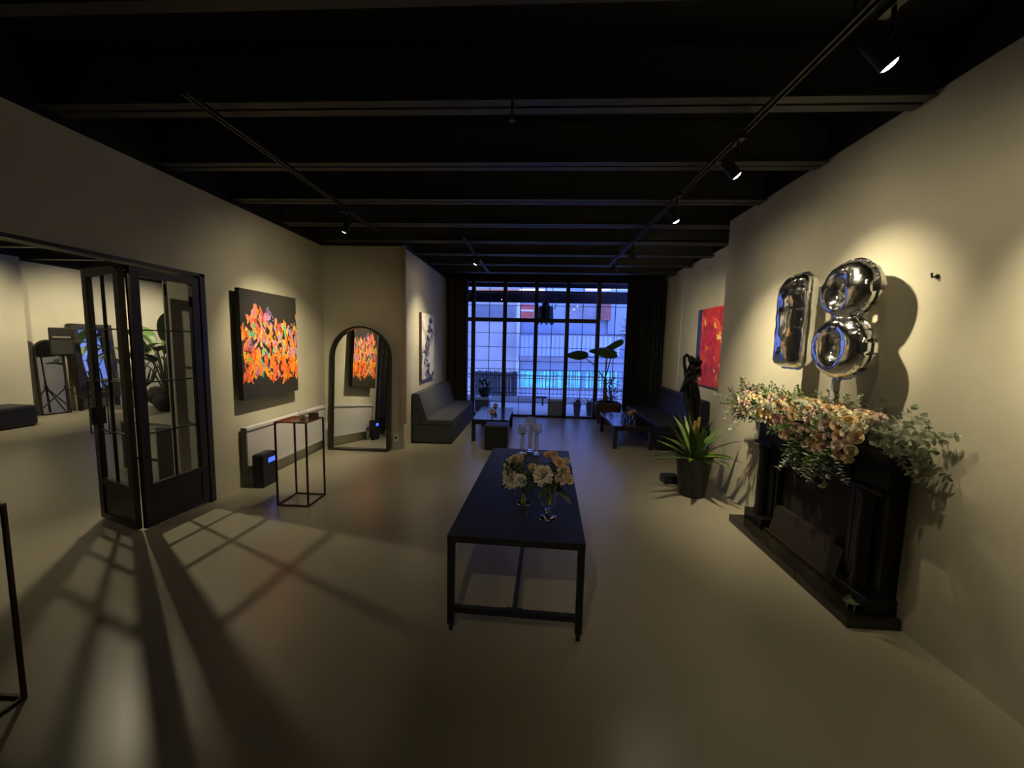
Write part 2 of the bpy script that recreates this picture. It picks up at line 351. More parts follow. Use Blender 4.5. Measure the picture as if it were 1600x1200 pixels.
# terrace awning with a bright slit
aw = thing('terrace_awning', 'dark terrace awning above the glazed wall with a slit of light', 'awning', (0, 11, 3.3))
AWM = mat('awning_navy', (.012, .016, .045), .8)
z1a, z0a = px(860, 434, 'y', 11.0).z, px(860, 449.5, 'y', 11.0).z
MB().box((-3.4, -1.28, z1a-3.3), (4.4, 0, z1a-3.3+.05)).box((-3.4, -.02, z0a-3.3), (4.4, .04, z1a-3.3+.05)).build('roof_sheet', AWM, aw)
for k in range(5): MB().box((-3.4, -1.1+.24*k, z1a-3.34), (4.4, -1.07+.24*k, z1a-3.3)).build('roof_rib', AWM, aw)
zb1, zb0 = px(860, 455, 'y', 11.4).z, px(860, 473.5, 'y', 11.4).z
MB().box((-3.4, .38, zb0-3.3), (4.4, .44, zb1-3.3)).build('valance', AWM, aw)
TUBE = glow('tube_sky_strip', (1, .72, 1.0), 3.0); SLITSKY = glow('slit_sky_cool', (.55, .8, 1.0), .9); SLITSKY2 = glow('slit_sky_pink', (.75, .5, .75), .6)  # cool and dim pink strips: added glow for sky and facade past the slit
for (a, c, mm, nm) in ((743, 809, SLITSKY2, 'tube_sky_strip'), (812, 851, TUBE, 'tube_sky_strip'), (853, 886, SLITSKY, 'tube_sky_strip'), (915, 954, TUBE, 'tube_sky_strip'), (955, 984, SLITSKY, 'tube_sky_strip')):
    p = px(a, 452.5, 'y', 11.2); q = px(c, 452.5+.3, 'y', 11.2); MB().tube([(p.x, .2, p.z-3.3), (q.x, .2, q.z-3.3)], .022, 8).build(nm, mm, aw)
# hanging lantern outside
lp = px(853, 470, 'y', 11.0)
Ln = thing('hanging_lantern', 'dark ragged lantern hanging under the awning behind the window', 'lantern', (lp.x, 11.0, px(853, 508, 'y', 11.0).z))
hL = px(853, 473, 'y', 11.0).z-px(853, 508, 'y', 11.0).z
MB().lathe([(.02, .05), (.2, .07), (.22, .14), (.2, hL-.12), (.10, hL-.08), (.10, hL), (.02, hL+.1)], n=12).build('shade', SOFTBLK, Ln)
for k in range(9):
    a = 2*PI*k/9; MB().tube([(math.cos(a)*.18, math.sin(a)*.18, .10), (math.cos(a)*.22, math.sin(a)*.22, .02)], [.03, .018], 6).build('tassel', SOFTBLK, Ln)
for s_ in (-1, 1): MB().tube([(s_*.1, 0, hL-.1), (s_*.26, 0, hL-.16), (s_*.27, 0, hL-.02)], .013, 6).build('hook', SOFTBLK, Ln)
MB().tube([(0, 0, hL), (0, 0, z1a-Ln.location.z)], .01, 6).build('cord', SOFTBLK, Ln)
# terrace boxes
def tbox(x0, x1, yt, yb, Y, label, m1, depth=.5):
    a = px(x0, yb, 'y', Y); b_ = px(x1, yt, 'y', Y); cx = (a.x+b_.x)/2; hw = abs(b_.x-a.x)/2; h = b_.z+.02
    T = thing('storage_box', label, 'box', (cx, Y+depth/2, -.02))
    MB().box((-hw, -depth/2, 0), (hw, depth/2, h-.05)).build('body', m1, T); MB().box((-hw-.02, -depth/2-.02, h-.05), (hw+.02, depth/2+.02, h)).build('lid', mat('white_lid', (.75, .77, .8), .5), T)
    return h
tbox(742, 763, 622, 645, 10.2, 'low box with white lid on the terrace under the planter', mat('box_brown', (.16, .14, .13), .7))
tbox(856, 880, 624, 651, 9.85, 'taller box with white lid outside the window, mid terrace', mat('box_grey', (.30, .27, .20), .7), .35)
struct('trim_6', MB().box((.25, 11.4, -.02), (.3, 11.45, .25)).box((.05, 11.4, .2), (.5, 11.45, .25)), RM)

def bush(T, n, r, h0, h1, m, size=.07, seed=1, name='leaf', asp=.45, stuff=False):
    rnd = random.Random(seed); big = MB()
    for k in range(n):
        a = rnd.uniform(0, 2*PI); e = rnd.uniform(.2, 1.1); d = Vector((math.cos(a)*math.cos(e), math.sin(a)*math.cos(e), math.sin(e)))
        b0 = Vector((math.cos(a)*r*.3*rnd.random(), math.sin(a)*r*.3*rnd.random(), h0+(h1-h0)*rnd.random()*.6))
        L = rnd.uniform(.7, 1.2)*size
        q = b0+Vector((d.x*r*rnd.uniform(.2, .8), d.y*r*rnd.uniform(.2, .8), (h1-h0)*.3*rnd.random()))
        mb = MB().blade(q, d, L, L*asp, droop=rnd.uniform(.3, 1.2), n=5)
        if stuff: big.add(mb.v, mb.f)
        else: mb.build(name, m, T, True)
    if stuff: o = big.build('foliage', m, T, True); o['kind'] = 'stuff'
pl = px(757, 620, 'y', 10.45)
T = thing('terrace_planter', 'dark planter with bushy shrub on the terrace by the grey fence', 'planter', (pl.x, 10.45, px(752, 622, 'y', 10.2).z+.004))
MB().lathe([(.10, 0), (.18, .2), (.2, .22), (.18, .22), (.16, .18)], n=16).build('pot', SOFTBLK, T)
bush(T, 70, .32, .2, .55, DGREEN, .16, 3, stuff=True)
def small_pot(x, yb, yt, Y, wpx, lab, seed):
    b0 = px(x, yb, 'y', Y); s_ = Y/F; T = thing('terrace_pot_plant', lab, 'potted plant', (b0.x, Y, -.02)); h = (yb-632)*s_*1.0
    MB().lathe([(wpx*s_*.33, 0), (wpx*s_*.5, h), (wpx*s_*.5, h+.02), (wpx*s_*.42, h+.02), (wpx*s_*.4, h-.02)], n=16).build('pot', mat('grey_pot', (.16, .15, .16), .7), T)
    rnd = random.Random(seed)
    for k in range(14):
        a = rnd.uniform(0, 2*PI); MB().blade((0, 0, h-.02), (math.cos(a)*.6, math.sin(a)*.6, 1), rnd.uniform(.2, .36), .035, droop=rnd.uniform(.6, 2.2), n=7).build('leaf', DGREEN, T, True)
small_pot(901, 652, 622, 9.95, 13, 'small grey pot plant standing just outside the glass, left one', 4)
small_pot(921, 650, 620, 10.0, 13, 'small grey pot plant half behind the mullion, right one', 5)
T = thing('bare_shrub', 'twiggy bare shrub beyond the terrace near the right curtain', 'shrub', (px(985, 560, 'y', 12.6).x, 12.6, -3.0))
tp = Vector((0, 0, px(985, 510, 'y', 12.6).z+3)); MB().tube([(0, 0, 0), (.02, 0, 2.5), tp], [.06, .05, .03], 8).build('trunk', BROWNSTEM, T)
rnd = random.Random(3); tw = MB()
for k in range(34):
    d = Vector((rnd.uniform(-1, .3), rnd.uniform(-.4, .4), rnd.uniform(-.5, 1))).normalized(); p0 = tp-Vector((0, 0, rnd.uniform(-.1, .5))); p1 = p0+d*rnd.uniform(.2, .45); p2 = p1+Vector((rnd.uniform(-.12, .12), 0, rnd.uniform(-.12, .16)))
    tw.tube([p0, p1, p2], [.012, .008, .005], 5)
tw.build('twigs', BROWNSTEM, T)['kind'] = 'stuff'
# dark shrubs behind the large pot outside
for (x, y, lab, sd) in ((955, 600, 'dark shrub outside the glass behind the large brown pot', 11), (990, 600, 'dark shrub outside the glass beside the right curtain', 12)):
    q = px(x, y, 'y', 10.3); T = thing('terrace_shrub', lab, 'shrub', (q.x, 10.3, -.02)); MB().tube([(0, 0, 0), (0, 0, .6)], .03, 6).build('stem', STEM, T); bush(T, 90, .28, .35, 1.05, DGREEN, .13, sd, stuff=True)

# ------------------------------------------------------------------ curtains
def curtain(name, label, x0, x1, y, z0, z1, amp, folds, m):
    T = thing(name, label, 'curtain', ((x0+x1)/2, y, z0)); n = folds*10; b = MB(); vs = []; cx = (x0+x1)/2
    for j in range(2):
        for i in range(n+1):
            t = i/n; a = amp*math.sin(t*folds*2*PI)+amp*.35*math.sin(t*folds*PI*2.7+1)
            for zz, k in ((0, 1.0), ((z1-z0)*.5, .95), (z1-z0, .7)): vs.append((x0+(x1-x0)*t-cx, a*k+j*.012, zz))
    fs = []
    N = (n+1)*3
    for i in range(n):
        for k in range(2):
            a = i*3+k; fs += [(a, a+3, a+4, a+1), (N+a, N+a+1, N+a+4, N+a+3)]
    b.add(vs, fs); b.build('drape', m, T, True)
    MB().tube([(x0-cx, 0, z1-z0+.02), (x1-cx, 0, z1-z0+.02)], .014, 8).build('curtain_rail', BLKMET, T)
curtain('curtain', 'brown floor-length curtain gathered left of the glazed wall', -2.03, -1.56, 9.25, .03, 3.2, .06, 6, mat('curtain_brown', (.075, .058, .046), .9, var=.1, scale=20))
curtain('curtain', 'black floor-length curtain hanging right of the glazed wall', 2.06, 2.90, 9.22, .03, 3.2, .06, 9, mat('curtain_black', (.012, .011, .012), .95))

# ------------------------------------------------------------------ track lighting
def track(x0, y0, x1, y1, lab, z=3.19):
    T = thing('lighting_track', lab, 'light track', (x0, y0, z)); d = Vector((x1-x0, y1-y0, 0)); n = Vector((-d.y, d.x, 0)).normalized()*.017
    for s_ in (-1, 1): MB().bar(n*s_, n*s_+d, .013, .022).build('rail', mat('track_metal', (.015, .015, .015), .5), T)
    MB().bar(Vector((0, 0, .009)), d+Vector((0, 0, .009)), .045, .01).build('track_body', BLKMET, T)
    k = 0
    while k*.86 < d.length: MB().tube([d.normalized()*k*.86+Vector((0, 0, .01)), d.normalized()*k*.86+Vector((0, 0, HC-z))], .006, 6).build('hanger', BLKMET, T); k += 1
track(1.39, -.6, 1.30, 7.3, 'long black ceiling track carrying the spotlights of the right wall')
track(-2.12, 2.4, -2.12, 5.3, 'black ceiling track carrying the spotlight of the colourful painting')
track(-1.02, 5.6, -.98, 8.4, 'short black ceiling track near the window, left of centre')
LENS = glow('lamp_lens', (1, .93, .8), 40)
def spot(pos, tgt, watts, deg, lab, tz=3.19, group=None, blend=.7):
    pos = Vector(pos); T = thing('track_spotlight', lab, 'spotlight', (pos.x, pos.y, tz-.02)); p = pos-T.location
    d = (Vector(tgt)-pos).normalized()
    MB().box((-.02, -.06, -.03), (.02, .06, 0)).build('adapter', BLKMET, T)
    head = p
    M = d.to_track_quat('Z', 'Y').to_matrix().to_4x4(); M.translation = head
    MB().tube([(0, 0, -.03), Vector((0, 0, p.z+.12)) if abs(p.z) > .14 else (0, 0, -.05), head-d*.06], .009, 6).build('arm', BLKMET, T)
    h = MB().lathe([(.0, -.13), (.034, -.13), (.036, -.12), (.036, .008), (.032, .008), (.031, -.004), (0, -.004)], n=20).xf(M).build('lamp_head', SOFTBLK, T, True)
    MB().lathe([(0, 0), (.030, 0), (.030, .008), (.024, .014), (.012, .018), (0, .019)], n=20).xf(M).build('lens', LENS, h)
    for wt, dg, bl in ((watts, deg, 1.0), (watts*.13, 150, 1.0)):
        o = lamp(pos+d*.02, tgt, wt, dg, bl, size=.025); o.parent = T; o.location = Vector(o.location)-T.location
spot((1.42, 1.84, 2.93), (2.36, 1.70, 1.8), 190, 60, 'nearest spotlight on the right track, thin bright lens at top right')
spot((1.34, 2.92, 2.93), (2.34, 2.95, 1.9), 190, 64, 'second spotlight from the camera on the right track, aimed at the balloons')
spot((1.29, 3.94, 2.93), (2.36, 4.0, 1.05), 300, 78, 'third spotlight from the camera on the right track, aimed at the plant')
spot((1.28, 5.55, 2.93), (2.96, 7.0, 1.7), 170, 70, 'fourth spotlight on the right track, turned to the red painting')
spot((1.27, 6.55, 2.93), (2.9, 8.4, 1.9), 30, 80, 'farthest spotlight on the right track near the window')
spot((-2.13, 4.42, 2.95), (-3.39, 5.1, 1.2), 320, 76, 'spotlight on the left track, aimed at the colourful painting')
spot(px(743, 412, 'y', 6.8), (-2.09, 7.2, 1.3), 230, 74, 'spotlight near the window, aimed at the black and white painting')
# lamps of the left room and behind the camera (out of view), plus an added mid-room fill
lamp((-4.5, 4.08, 3.0), (-2.75, 3.35, 0), 190, 66, 1)
lamp((-8.6, 6.0, 3.1), (-10.1, 6.4, 1.3), 290, 110, 1)
lamp((-8.8, 8.4, 3.1), (-10.55, 8.6, 1.3), 200, 110, 1)
lamp((-8.8, 10.2, 3.1), (-10.55, 10.3, 1.2), 220, 110, 1)
lamp((-5.6, 7.2, 3.1), (-4.06, 7.0, 1.2), 120, 110, 1)
lamp((-7.0, 3.6, 3.1), (-7.4, 4.2, 0), 60, 140, 1)
lamp((1.39, .3, 3.05), (2.3, .9, 1), 10, 120, 1)
lamp((-5.3, 1.5, 3.1), (-3.6, 3.95, 1.3), 95, 50, 1)
lamp((-.5, -.5, 3.05), (0, 2.9, .75), 75, 42, 1)
lamp((.3, 5.0, 3.1), (-.2, 5.8, 0), 60, 110, 1)  # added fill without a fixture, brightens the middle of the room
lamp((-.3, -2.2, 3.1), (-.3, -.2, 0), 5, 140, 1)

# sprinkler and pipe on ceiling, wall hook
sp_ = px(800, 190, 'z', 3.1)
T = thing('ceiling_hook', 'small metal sprinkler hanging from the first beam at top centre', 'sprinkler', (sp_.x, sp_.y, 3.1))
MB().tube([(0, 0, .17), (0, 0, .03)], .008, 8).build('pipe', BEAMM, T); MB().lathe([(0, 0), (.022, .004), (.01, .02), (.012, .04)], n=12).build('sprinkler_head', BEAMM, T)
hk = px(1465, 432, 'x', XR)
T = thing('wall_hook', 'tiny dark hook in the bare right wall beside the balloons', 'hook', (XR, hk.y, hk.z))
MB().tube([(0, 0, 0), (-.03, 0, -.005), (-.035, 0, .02)], .006, 8).build('hook', BLKMET, T); MB().lathe([(.0, 0), (.014, 0), (.014, .004), (0, .004)], n=12).xf(Matrix.Rotation(-PI/2, 4, 'Y')).build('hook_plate', BLKMET, T)

# ------------------------------------------------------------------ paintings
def paint(nu, nv, bgc, strokes):
    """tiny painter: returns an RGB array, v downwards"""
    A = np.zeros((nv, nu, 3)); A[:] = bgc; V, U = np.mgrid[0:nv, 0:nu]; U = U/nu; V = V/nv*(nv/nu)
    for (cx, cy, l, wd, an, c) in strokes:
        cy = cy*(nv/nu); du = U-cx; dv = V-cy; ca, sa = math.cos(an), math.sin(an); a = du*ca+dv*sa; b_ = -du*sa+dv*ca
        b_ = b_+.25*a*a/max(l, .01)*math.sin(cx*40); wob = 1+.35*np.sin(a*60+cx*30)
        mk = (np.abs(a)/l)**2.5+(np.abs(b_)/(wd*wob))**2 < 1; sh = 1+.25*np.sin(b_/wd*5+cx*17)[..., None]*np.ones(3)
        A[mk] = (np.array(c)*sh)[mk]
    return np.clip(A, 0, 1)
def painting(name, label, p0, u, wd, ht, depth, A, m, edge, gap_=.06):
    """p0 = top-left corner of the front face, u = unit vector to the right along the front face, normal = z x u"""
    u = Vector(u).normalized(); z = Vector((0, 0, 1)); n = z.cross(u)*-1; nn = u.cross(z)
    T = thing(name, label, 'painting', Vector(p0)-z*ht)
    gap = gap_
    nv, nu, _ = A.shape; me = bpy.data.meshes.new('canvas')
    vs = [tuple(z*ht+u*wd*i/nu-z*ht*j/nv) for j in range(nv+1) for i in range(nu+1)]
    fs = [(j*(nu+1)+i, (j+1)*(nu+1)+i, (j+1)*(nu+1)+i+1, j*(nu+1)+i+1) for j in range(nv) for i in range(nu)]
    me.from_pydata(vs, [], fs); at = me.color_attributes.new('Col', 'FLOAT_COLOR', 'CORNER')
    c = np.ones((nv*nu, 4, 4)); c[:, :, :3] = A.reshape(-1, 1, 3); at.data.foreach_set('color', c.ravel()); me.materials.append(m)
    link('canvas', me, T)
    M = Matrix((u, nn, z)).transposed().to_4x4()
    MB().box((-.001, -.001, -.001), (wd+.001, -depth, ht+.001)).xf(M).build('stretcher', edge, T)
    if gap > .008: MB().box((wd*.2, -depth, ht*.7), (wd*.8, -depth-gap+.002, ht*.74)).xf(M).build('hanging_batten', edge, T)
PM = attr_mat('paint_canvas', .45)
rnd = random.Random(21)
pal = [(.85, .10, .02), (.9, .18, .02), (.95, .30, .02), (.95, .42, .02), (.9, .12, .05), (.85, .22, .12), (.75, .05, .05), (.95, .25, .03), (.9, .5, .05), (.7, .2, .25), (.35, .2, .5), (.1, .35, .22), (.25, .45, .1), (.02, .018, .015), (.02, .018, .015), (.02, .018, .015), (.02, .018, .015), (.02, .018, .015), (.02, .018, .015), (.45, .40, .6), (.5, .16, .25), (.12, .08, .2), (.6, .22, .05), (.35, .12, .04)]
st = []
for k in range(520):
    x = rnd.random(); top = .25+.05*math.sin(x*9+1)+.04*math.sin(x*23)-(.06 if x < .35 else 0)+(.03 if .7 < x < .85 else 0); bot = .80+.04*math.sin(x*11+2)+(.06 if .08 < x < .22 else 0)+(.05 if .7 < x < .9 else 0)
    y = rnd.uniform(top, bot); c = pal[rnd.randrange(len(pal))]
    if y > .6 and rnd.random() < .6: c = pal[rnd.randrange(3)]
    st.append((x, y, rnd.uniform(.03, .10), rnd.uniform(.009, .026), rnd.uniform(.7, 2.4), c))
DARKCANVAS = (.03, .027, .022)
A1 = paint(120, 150, DARKCANVAS, st)
tl = px(373, 448, 'x', XL+.11); br = px(466, 604, 'x', XL+.11)
painting('painting', 'large black canvas with a band of orange, red and yellow brushwork on the left wall', (XL+.11, tl.y, 2.30), (0, 1, 0), br.y-tl.y, 1.26, .05, A1, PM, SOFTBLK, .06)
rnd = random.Random(5); st = []
for k in range(26): x = rnd.uniform(0, 1); g = rnd.choice([.35, .5, .7, .75]); st.append((x, rnd.random(), rnd.uniform(.1, .3), rnd.uniform(.04, .12), rnd.uniform(1.2, 1.9), (g, g*.96, g*.86)))
for k in range(60):
    y = rnd.uniform(.02, .98); x = .5+.18*math.sin(y*7)+rnd.gauss(0, .13); g = rnd.choice([.015, .02, .03, .04, .10]); st.append((x, y, rnd.uniform(.06, .22), rnd.uniform(.02, .08), rnd.uniform(1.1, 2.1) if rnd.random() < .7 else rnd.uniform(-.3, .4), (g, g*.97, g*.9)))
for k in range(14): st.append((rnd.uniform(.2, .9), rnd.random(), rnd.uniform(.06, .2), .018, rnd.uniform(1.2, 2), (.72, .68, .6)))
A2 = paint(60, 130, (.66, .62, .52), st)
a = px(659, 488, 'x', -2.04); c_ = px(678, 590, 'x', -2.04)
painting('painting', 'narrow black and white abstract painting above the left sofa', (-2.04, a.y, a.z), (0, 1, 0), c_.y-a.y, a.z-px(659, 594, 'x', -2.04).z, .045, A2, PM, mat('brown_edge', (.07, .03, .02), .6), .005)
rnd = random.Random(9); st = [(rnd.random(), rnd.random(), rnd.uniform(.05, .2), rnd.uniform(.03, .09), rnd.uniform(.6, 2.4), rnd.choice([(.60, .045, .015), (.5, .03, .015), (.7, .08, .02), (.5, .02, .04), (.38, .02, .012)])) for k in range(90)]
st += [(rnd.uniform(.1, .9), rnd.uniform(.1, .95), rnd.uniform(.03, .07), rnd.uniform(.012, .03), rnd.uniform(.4, 1.6), c) for c in [(.9, .5, .02), (.9, .42, .02), (.85, .6, .3), (.9, .5, .02), (.8, .7, .55), (.9, .35, .02)]*3]
A3 = paint(80, 110, (.56, .045, .015), st); A3[:, :10] = (.03, .05, .14)
a = px(1092, 485, 'x', XRR-.05); bz = px(1092, 600, 'x', XRR-.05).z
painting('painting', 'red painting with yellow flecks and a blue edge on the recessed right wall', (XRR-.05, a.y, a.z), (0, -1, 0), 1.3, a.z-bz, .045, A3, PM, mat('red_edge', (.12, .03, .06), .6), .005)

# ------------------------------------------------------------------ arched mirror leaning by the alcove wall
def arch(wd, ht, inset=0, n=16):
    r = wd/2-inset; pts = [(-r, inset if inset else 0), (r, inset if inset else 0)]
    for k in range(n+1): a = PI*k/n; pts.append((r*math.cos(a), ht-wd/2+r*math.sin(a)))
    return pts
def arch_mirror(label, loc, rz, wd, ht, lean, depth, fw, fm):
    T = thing('arched_mirror', label, 'mirror', loc, rz); M = Matrix.Rotation(-lean, 4, 'X')
    o, i_ = arch(wd, ht), [(x, max(z, .02)) for x, z in arch(wd, ht, fw)]; n = len(o); f = MB(); vs = []; fs = []
    for pts in (o, i_):
        for y in (0, depth): vs += [(x, y, z) for x, z in pts]
    for k in range(n):
        j = (k+1) % n; fs += [(k, j, n+j, n+k), (2*n+k, 3*n+k, 3*n+j, 2*n+j), (k, 2*n+k, 2*n+j, j), (n+k, n+j, 3*n+j, 3*n+k)]
    f.add(vs, fs).xf(M).build('frame', fm, T)
    MB().prism(i_, 1, depth*.55, depth*.7).xf(M).build('mirror_glass', MIRROR, T)
    MB().prism(o, 1, depth, depth+.006).xf(M).build('backing', SOFTBLK, T)
    return T
cx = -2.76; zt_ = 2.02
arch_mirror('tall arched floor mirror in a black frame leaning on the alcove wall', (cx, 6.02, 0), 0, .97, 1.98, math.radians(4.2), .115, .028, mat('mirror_frame', (.02, .016, .012), .35))
q = px(617, 700, 'z', 0)
T = thing('wall_socket', 'small white socket at floor level right of the arched mirror', 'socket', (q.x+.03, 6.25, .12))
MB().box((-.035, -.012, 0), (.035, 0, .12), .004).build('plate', mat('white_plastic', (.75, .73, .68), .4), T); MB().box((-.015, -.016, .04), (.015, -.012, .085)).build('socket_face', SOFTBLK, T)
q = px(510, 668, 'y', 6.25)
T = thing('wall_socket', 'white plug socket on the alcove wall left of the arched mirror', 'socket', (q.x+.02, 6.25, q.z-.05))
MB().box((-.05, -.02, 0), (.05, 0, .12), .006).build('plate', MATS['white_plastic'], T); MB().box((-.02, -.03, .03), (.02, -.02, .09), .004).build('plug', MATS['white_plastic'], T)

# ------------------------------------------------------------------ radiator, purifier
T = thing('radiator', 'long low white panel radiator under the colourful painting', 'radiator', (XL, 4.34, .15))
RW = mat('radiator_white', (.50, .49, .50), .5)
MB().box((.03, 0, .02), (.085, 1.72, .52)).build('panel', RW, T); MB().box((.02, -.01, .52), (.10, 1.73, .56), .006).build('top_grille', RW, T); MB().box((.0855, .03, .02), (.094, 1.69, .05)).build('lower_rail', RW, T)
for s_ in (0.1, 1.6): MB().box((0, s_, .1), (.03, s_+.04, .5)).build('bracket', RW, T)
MB().box((.028, -.02, .0), (.09, 0, .56)).build('end_cap', mat('grey_cap', (.12, .11, .10), .5), T)
q = px(398, 763, 'z', 0)
ph = hz(398, 712, -3.17, 4.36)
T = thing('air_purifier', 'black box air purifier with glowing blue display beside the radiator', 'appliance', (-3.185, 4.46, 0))
MB().box((-.065, -.13, 0), (.065, .13, ph), .012).build('body', mat('appliance_black', (.010, .010, .011), .4), T)
MB().box((-.05, -.11, ph), (.05, .11, ph+.006)).build('top_vent', BLKMET, T)
MB().box((.0655, -.03, ph-.11), (.069, .09, ph-.055)).build('display', glow('blue_display', (.03, .08, 1), 3.0), T)
MB().tube([(-.02, .14, .05), (.0, .22, .01), (.02, .3, .01)], .006, 6).build('power_cord', mat('pale_line', (.6, .58, .5), .5), T)

# ------------------------------------------------------------------ plinth stands of thin rods
RODM = mat('rod_brown', (.045, .02, .014), .45, metal=.3, var=.3, scale=20)
def rod_stand(label, x0, y0, wd, dp, h, topm):
    T = thing('rod_pedestal', label, 'pedestal', (x0+wd/2, y0+dp/2, 0)); r = .0075
    for sx in (-1, 1):
        for sy in (-1, 1): MB().box((sx*(wd/2-r)-r, sy*(dp/2-r)-r, 0), (sx*(wd/2-r)+r, sy*(dp/2-r)+r, h-.006)).build('leg', RODM, T)
    for sy in (-1, 1): MB().box((-wd/2+2*r, sy*(dp/2-r)-r, 0), (wd/2-2*r, sy*(dp/2-r)+r, 2*r)).build('base_rail', RODM, T)
    for sx in (-1, 1): MB().box((sx*(wd/2-r)-r, -dp/2+2*r, 0), (sx*(wd/2-r)+r, dp/2-2*r, 2*r)).build('base_rail', RODM, T)
    MB().box((-wd/2, -dp/2, h-.006), (wd/2, dp/2, h+.004)).build('top_plate', topm, T); return T
TOPM = mat('copper_top', (.22, .08, .045), .3, metal=.3, var=.3, scale=7)
ph = hz(482, 661, -2.31, 3.89)
rod_stand('tall thin-rod pedestal with copper top in front of the radiator', -2.66, 3.88, .345, .345, ph, TOPM)
rod_stand('thin-rod pedestal cut off at the left edge of the foreground', -2.755, 1.26, .36, .36, .97, TOPM)
T = thing('candle_glass', 'small clear candle glass on the copper-topped pedestal', 'candle glass', (-2.46, 4.06, ph+.004))
MB().lathe([(.0, 0), (.036, 0), (.042, .095), (.037, .095), (.032, .012), (0, .01)], n=20).build('glass', GLASS, T, True); MB().lathe([(0, .012), (.029, .012), (.029, .05), (0, .05)], n=16).build('candle', mat('candle_wax', (.75, .7, .6), .5), T)
T = thing('folded_card', 'small dark folded card standing on the copper-topped pedestal', 'card', (-2.385, 4.14, ph+.004), .5)
CARD = mat('card_dark', (.10, .07, .04), .7)
MB().add([(-.05, -.035, 0), (.05, -.035, 0), (.05, 0, .06), (-.05, 0, .06), (.05, .035, 0), (-.05, .035, 0), (-.05, -.033, 0), (.05, -.033, 0), (.05, .033, 0), (-.05, .033, 0), (.05, 0, .058), (-.05, 0, .058)],
         [(0, 1, 2, 3), (3, 2, 4, 5), (6, 11, 10, 7), (11, 9, 8, 10)]).build('card', CARD, T)
for k, (dx, dy, r_, lb) in enumerate(((.0, .0, .3, 'pale paper slip lying left of the folded card on the pedestal'), (.04, -.07, -.4, 'pale paper slip lying nearest the pedestal front edge'))):
    o = MB().box((-.045, -.03, 0), (.045, .03, .002)).build('paper_slip', mat('paper', (.6, .56, .48), .7), None, loc=(-2.50+dx, 3.98+dy*.6, ph+.005)); o.rotation_euler = (0, 0, r_); tag(o, lb, 'paper')

# ------------------------------------------------------------------ sofas, ottomans, low tables
def sofa(label, x0, x1, y0, y1, side, m, hs=.42, hb=.86):
    T = thing('sofa', label, 'sofa', ((x0+x1)/2, (y0+y1)/2, 0)); w2 = (x1-x0)/2; d2 = (y1-y0)/2; s_ = side
    MB().box((-w2, -d2, .015), (w2, d2, hs-.10), .012).build('base', m, T)
    a, c = sorted((-s_*w2, s_*(w2-.14)))
    MB().box((a, -d2, hs-.098), (c, d2, hs), .02).build('seat_cushion', m, T)
    back = [(s_*(w2-.26), hs+.002), (s_*(w2-.14), hs+.002), (s_*(w2-.14), hs-.098), (s_*w2, hs-.098), (s_*w2, hb), (s_*(w2-.12), hb)]
    b = MB().prism([(p, q) for p, q in back], 1, -d2, d2); b.build('backrest', m, T)
    return T
sofa('dark grey upholstered bench sofa against the left wall under the black and white painting', -2.075, -1.38, 6.64, 9.0, -1, FABR)
sofa('navy-black bench sofa against the recessed right wall', 2.12, 2.93, 6.72, 9.05, 1, mat('sofa_navy', (.012, .014, .028), .6))
T = thing('ottoman', 'black leatherette cube ottoman behind the long black table', 'ottoman', (-.59, 6.53, 0))
MB().box((-.19, -.19, .01), (.19, .19, .34), .012).build('body', LEATHER, T); MB().box((-.195, -.195, .342), (.195, .195, .41), .02).build('cushion', LEATHER, T)
LOWT = mat('low_table_black', (.016, .015, .018), .16, spec=.8)
def low_table(label, x0, x1, y0, y1, h=.40):
    T = thing('low_table', label, 'table', ((x0+x1)/2, (y0+y1)/2, 0)); w2 = (x1-x0)/2; d2 = (y1-y0)/2
    MB().box((-w2, -d2, h-.045), (w2, d2, h), .004).build('tabletop', LOWT, T)
    for sx in (-1, 1):
        for sy in (-1, 1): MB().box((sx*(w2-.035)-.035, sy*(d2-.035)-.035, 0), (sx*(w2-.035)+.035, sy*(d2-.035)+.035, h-.045)).build('leg', LOWT, T)
    MB().box((-w2+.07, -d2+.01, h-.09), (w2-.07, -d2+.03, h-.045)).box((-w2+.07, d2-.03, h-.09), (w2-.07, d2-.01, h-.045)).build('apron', LOWT, T)
low_table('low black table beside the left sofa, with two small flower cups', -1.08, -.42, 6.90, 8.30)
low_table('low black table beside the navy sofa on the right', 1.38, 2.05, 6.72, 8.12)

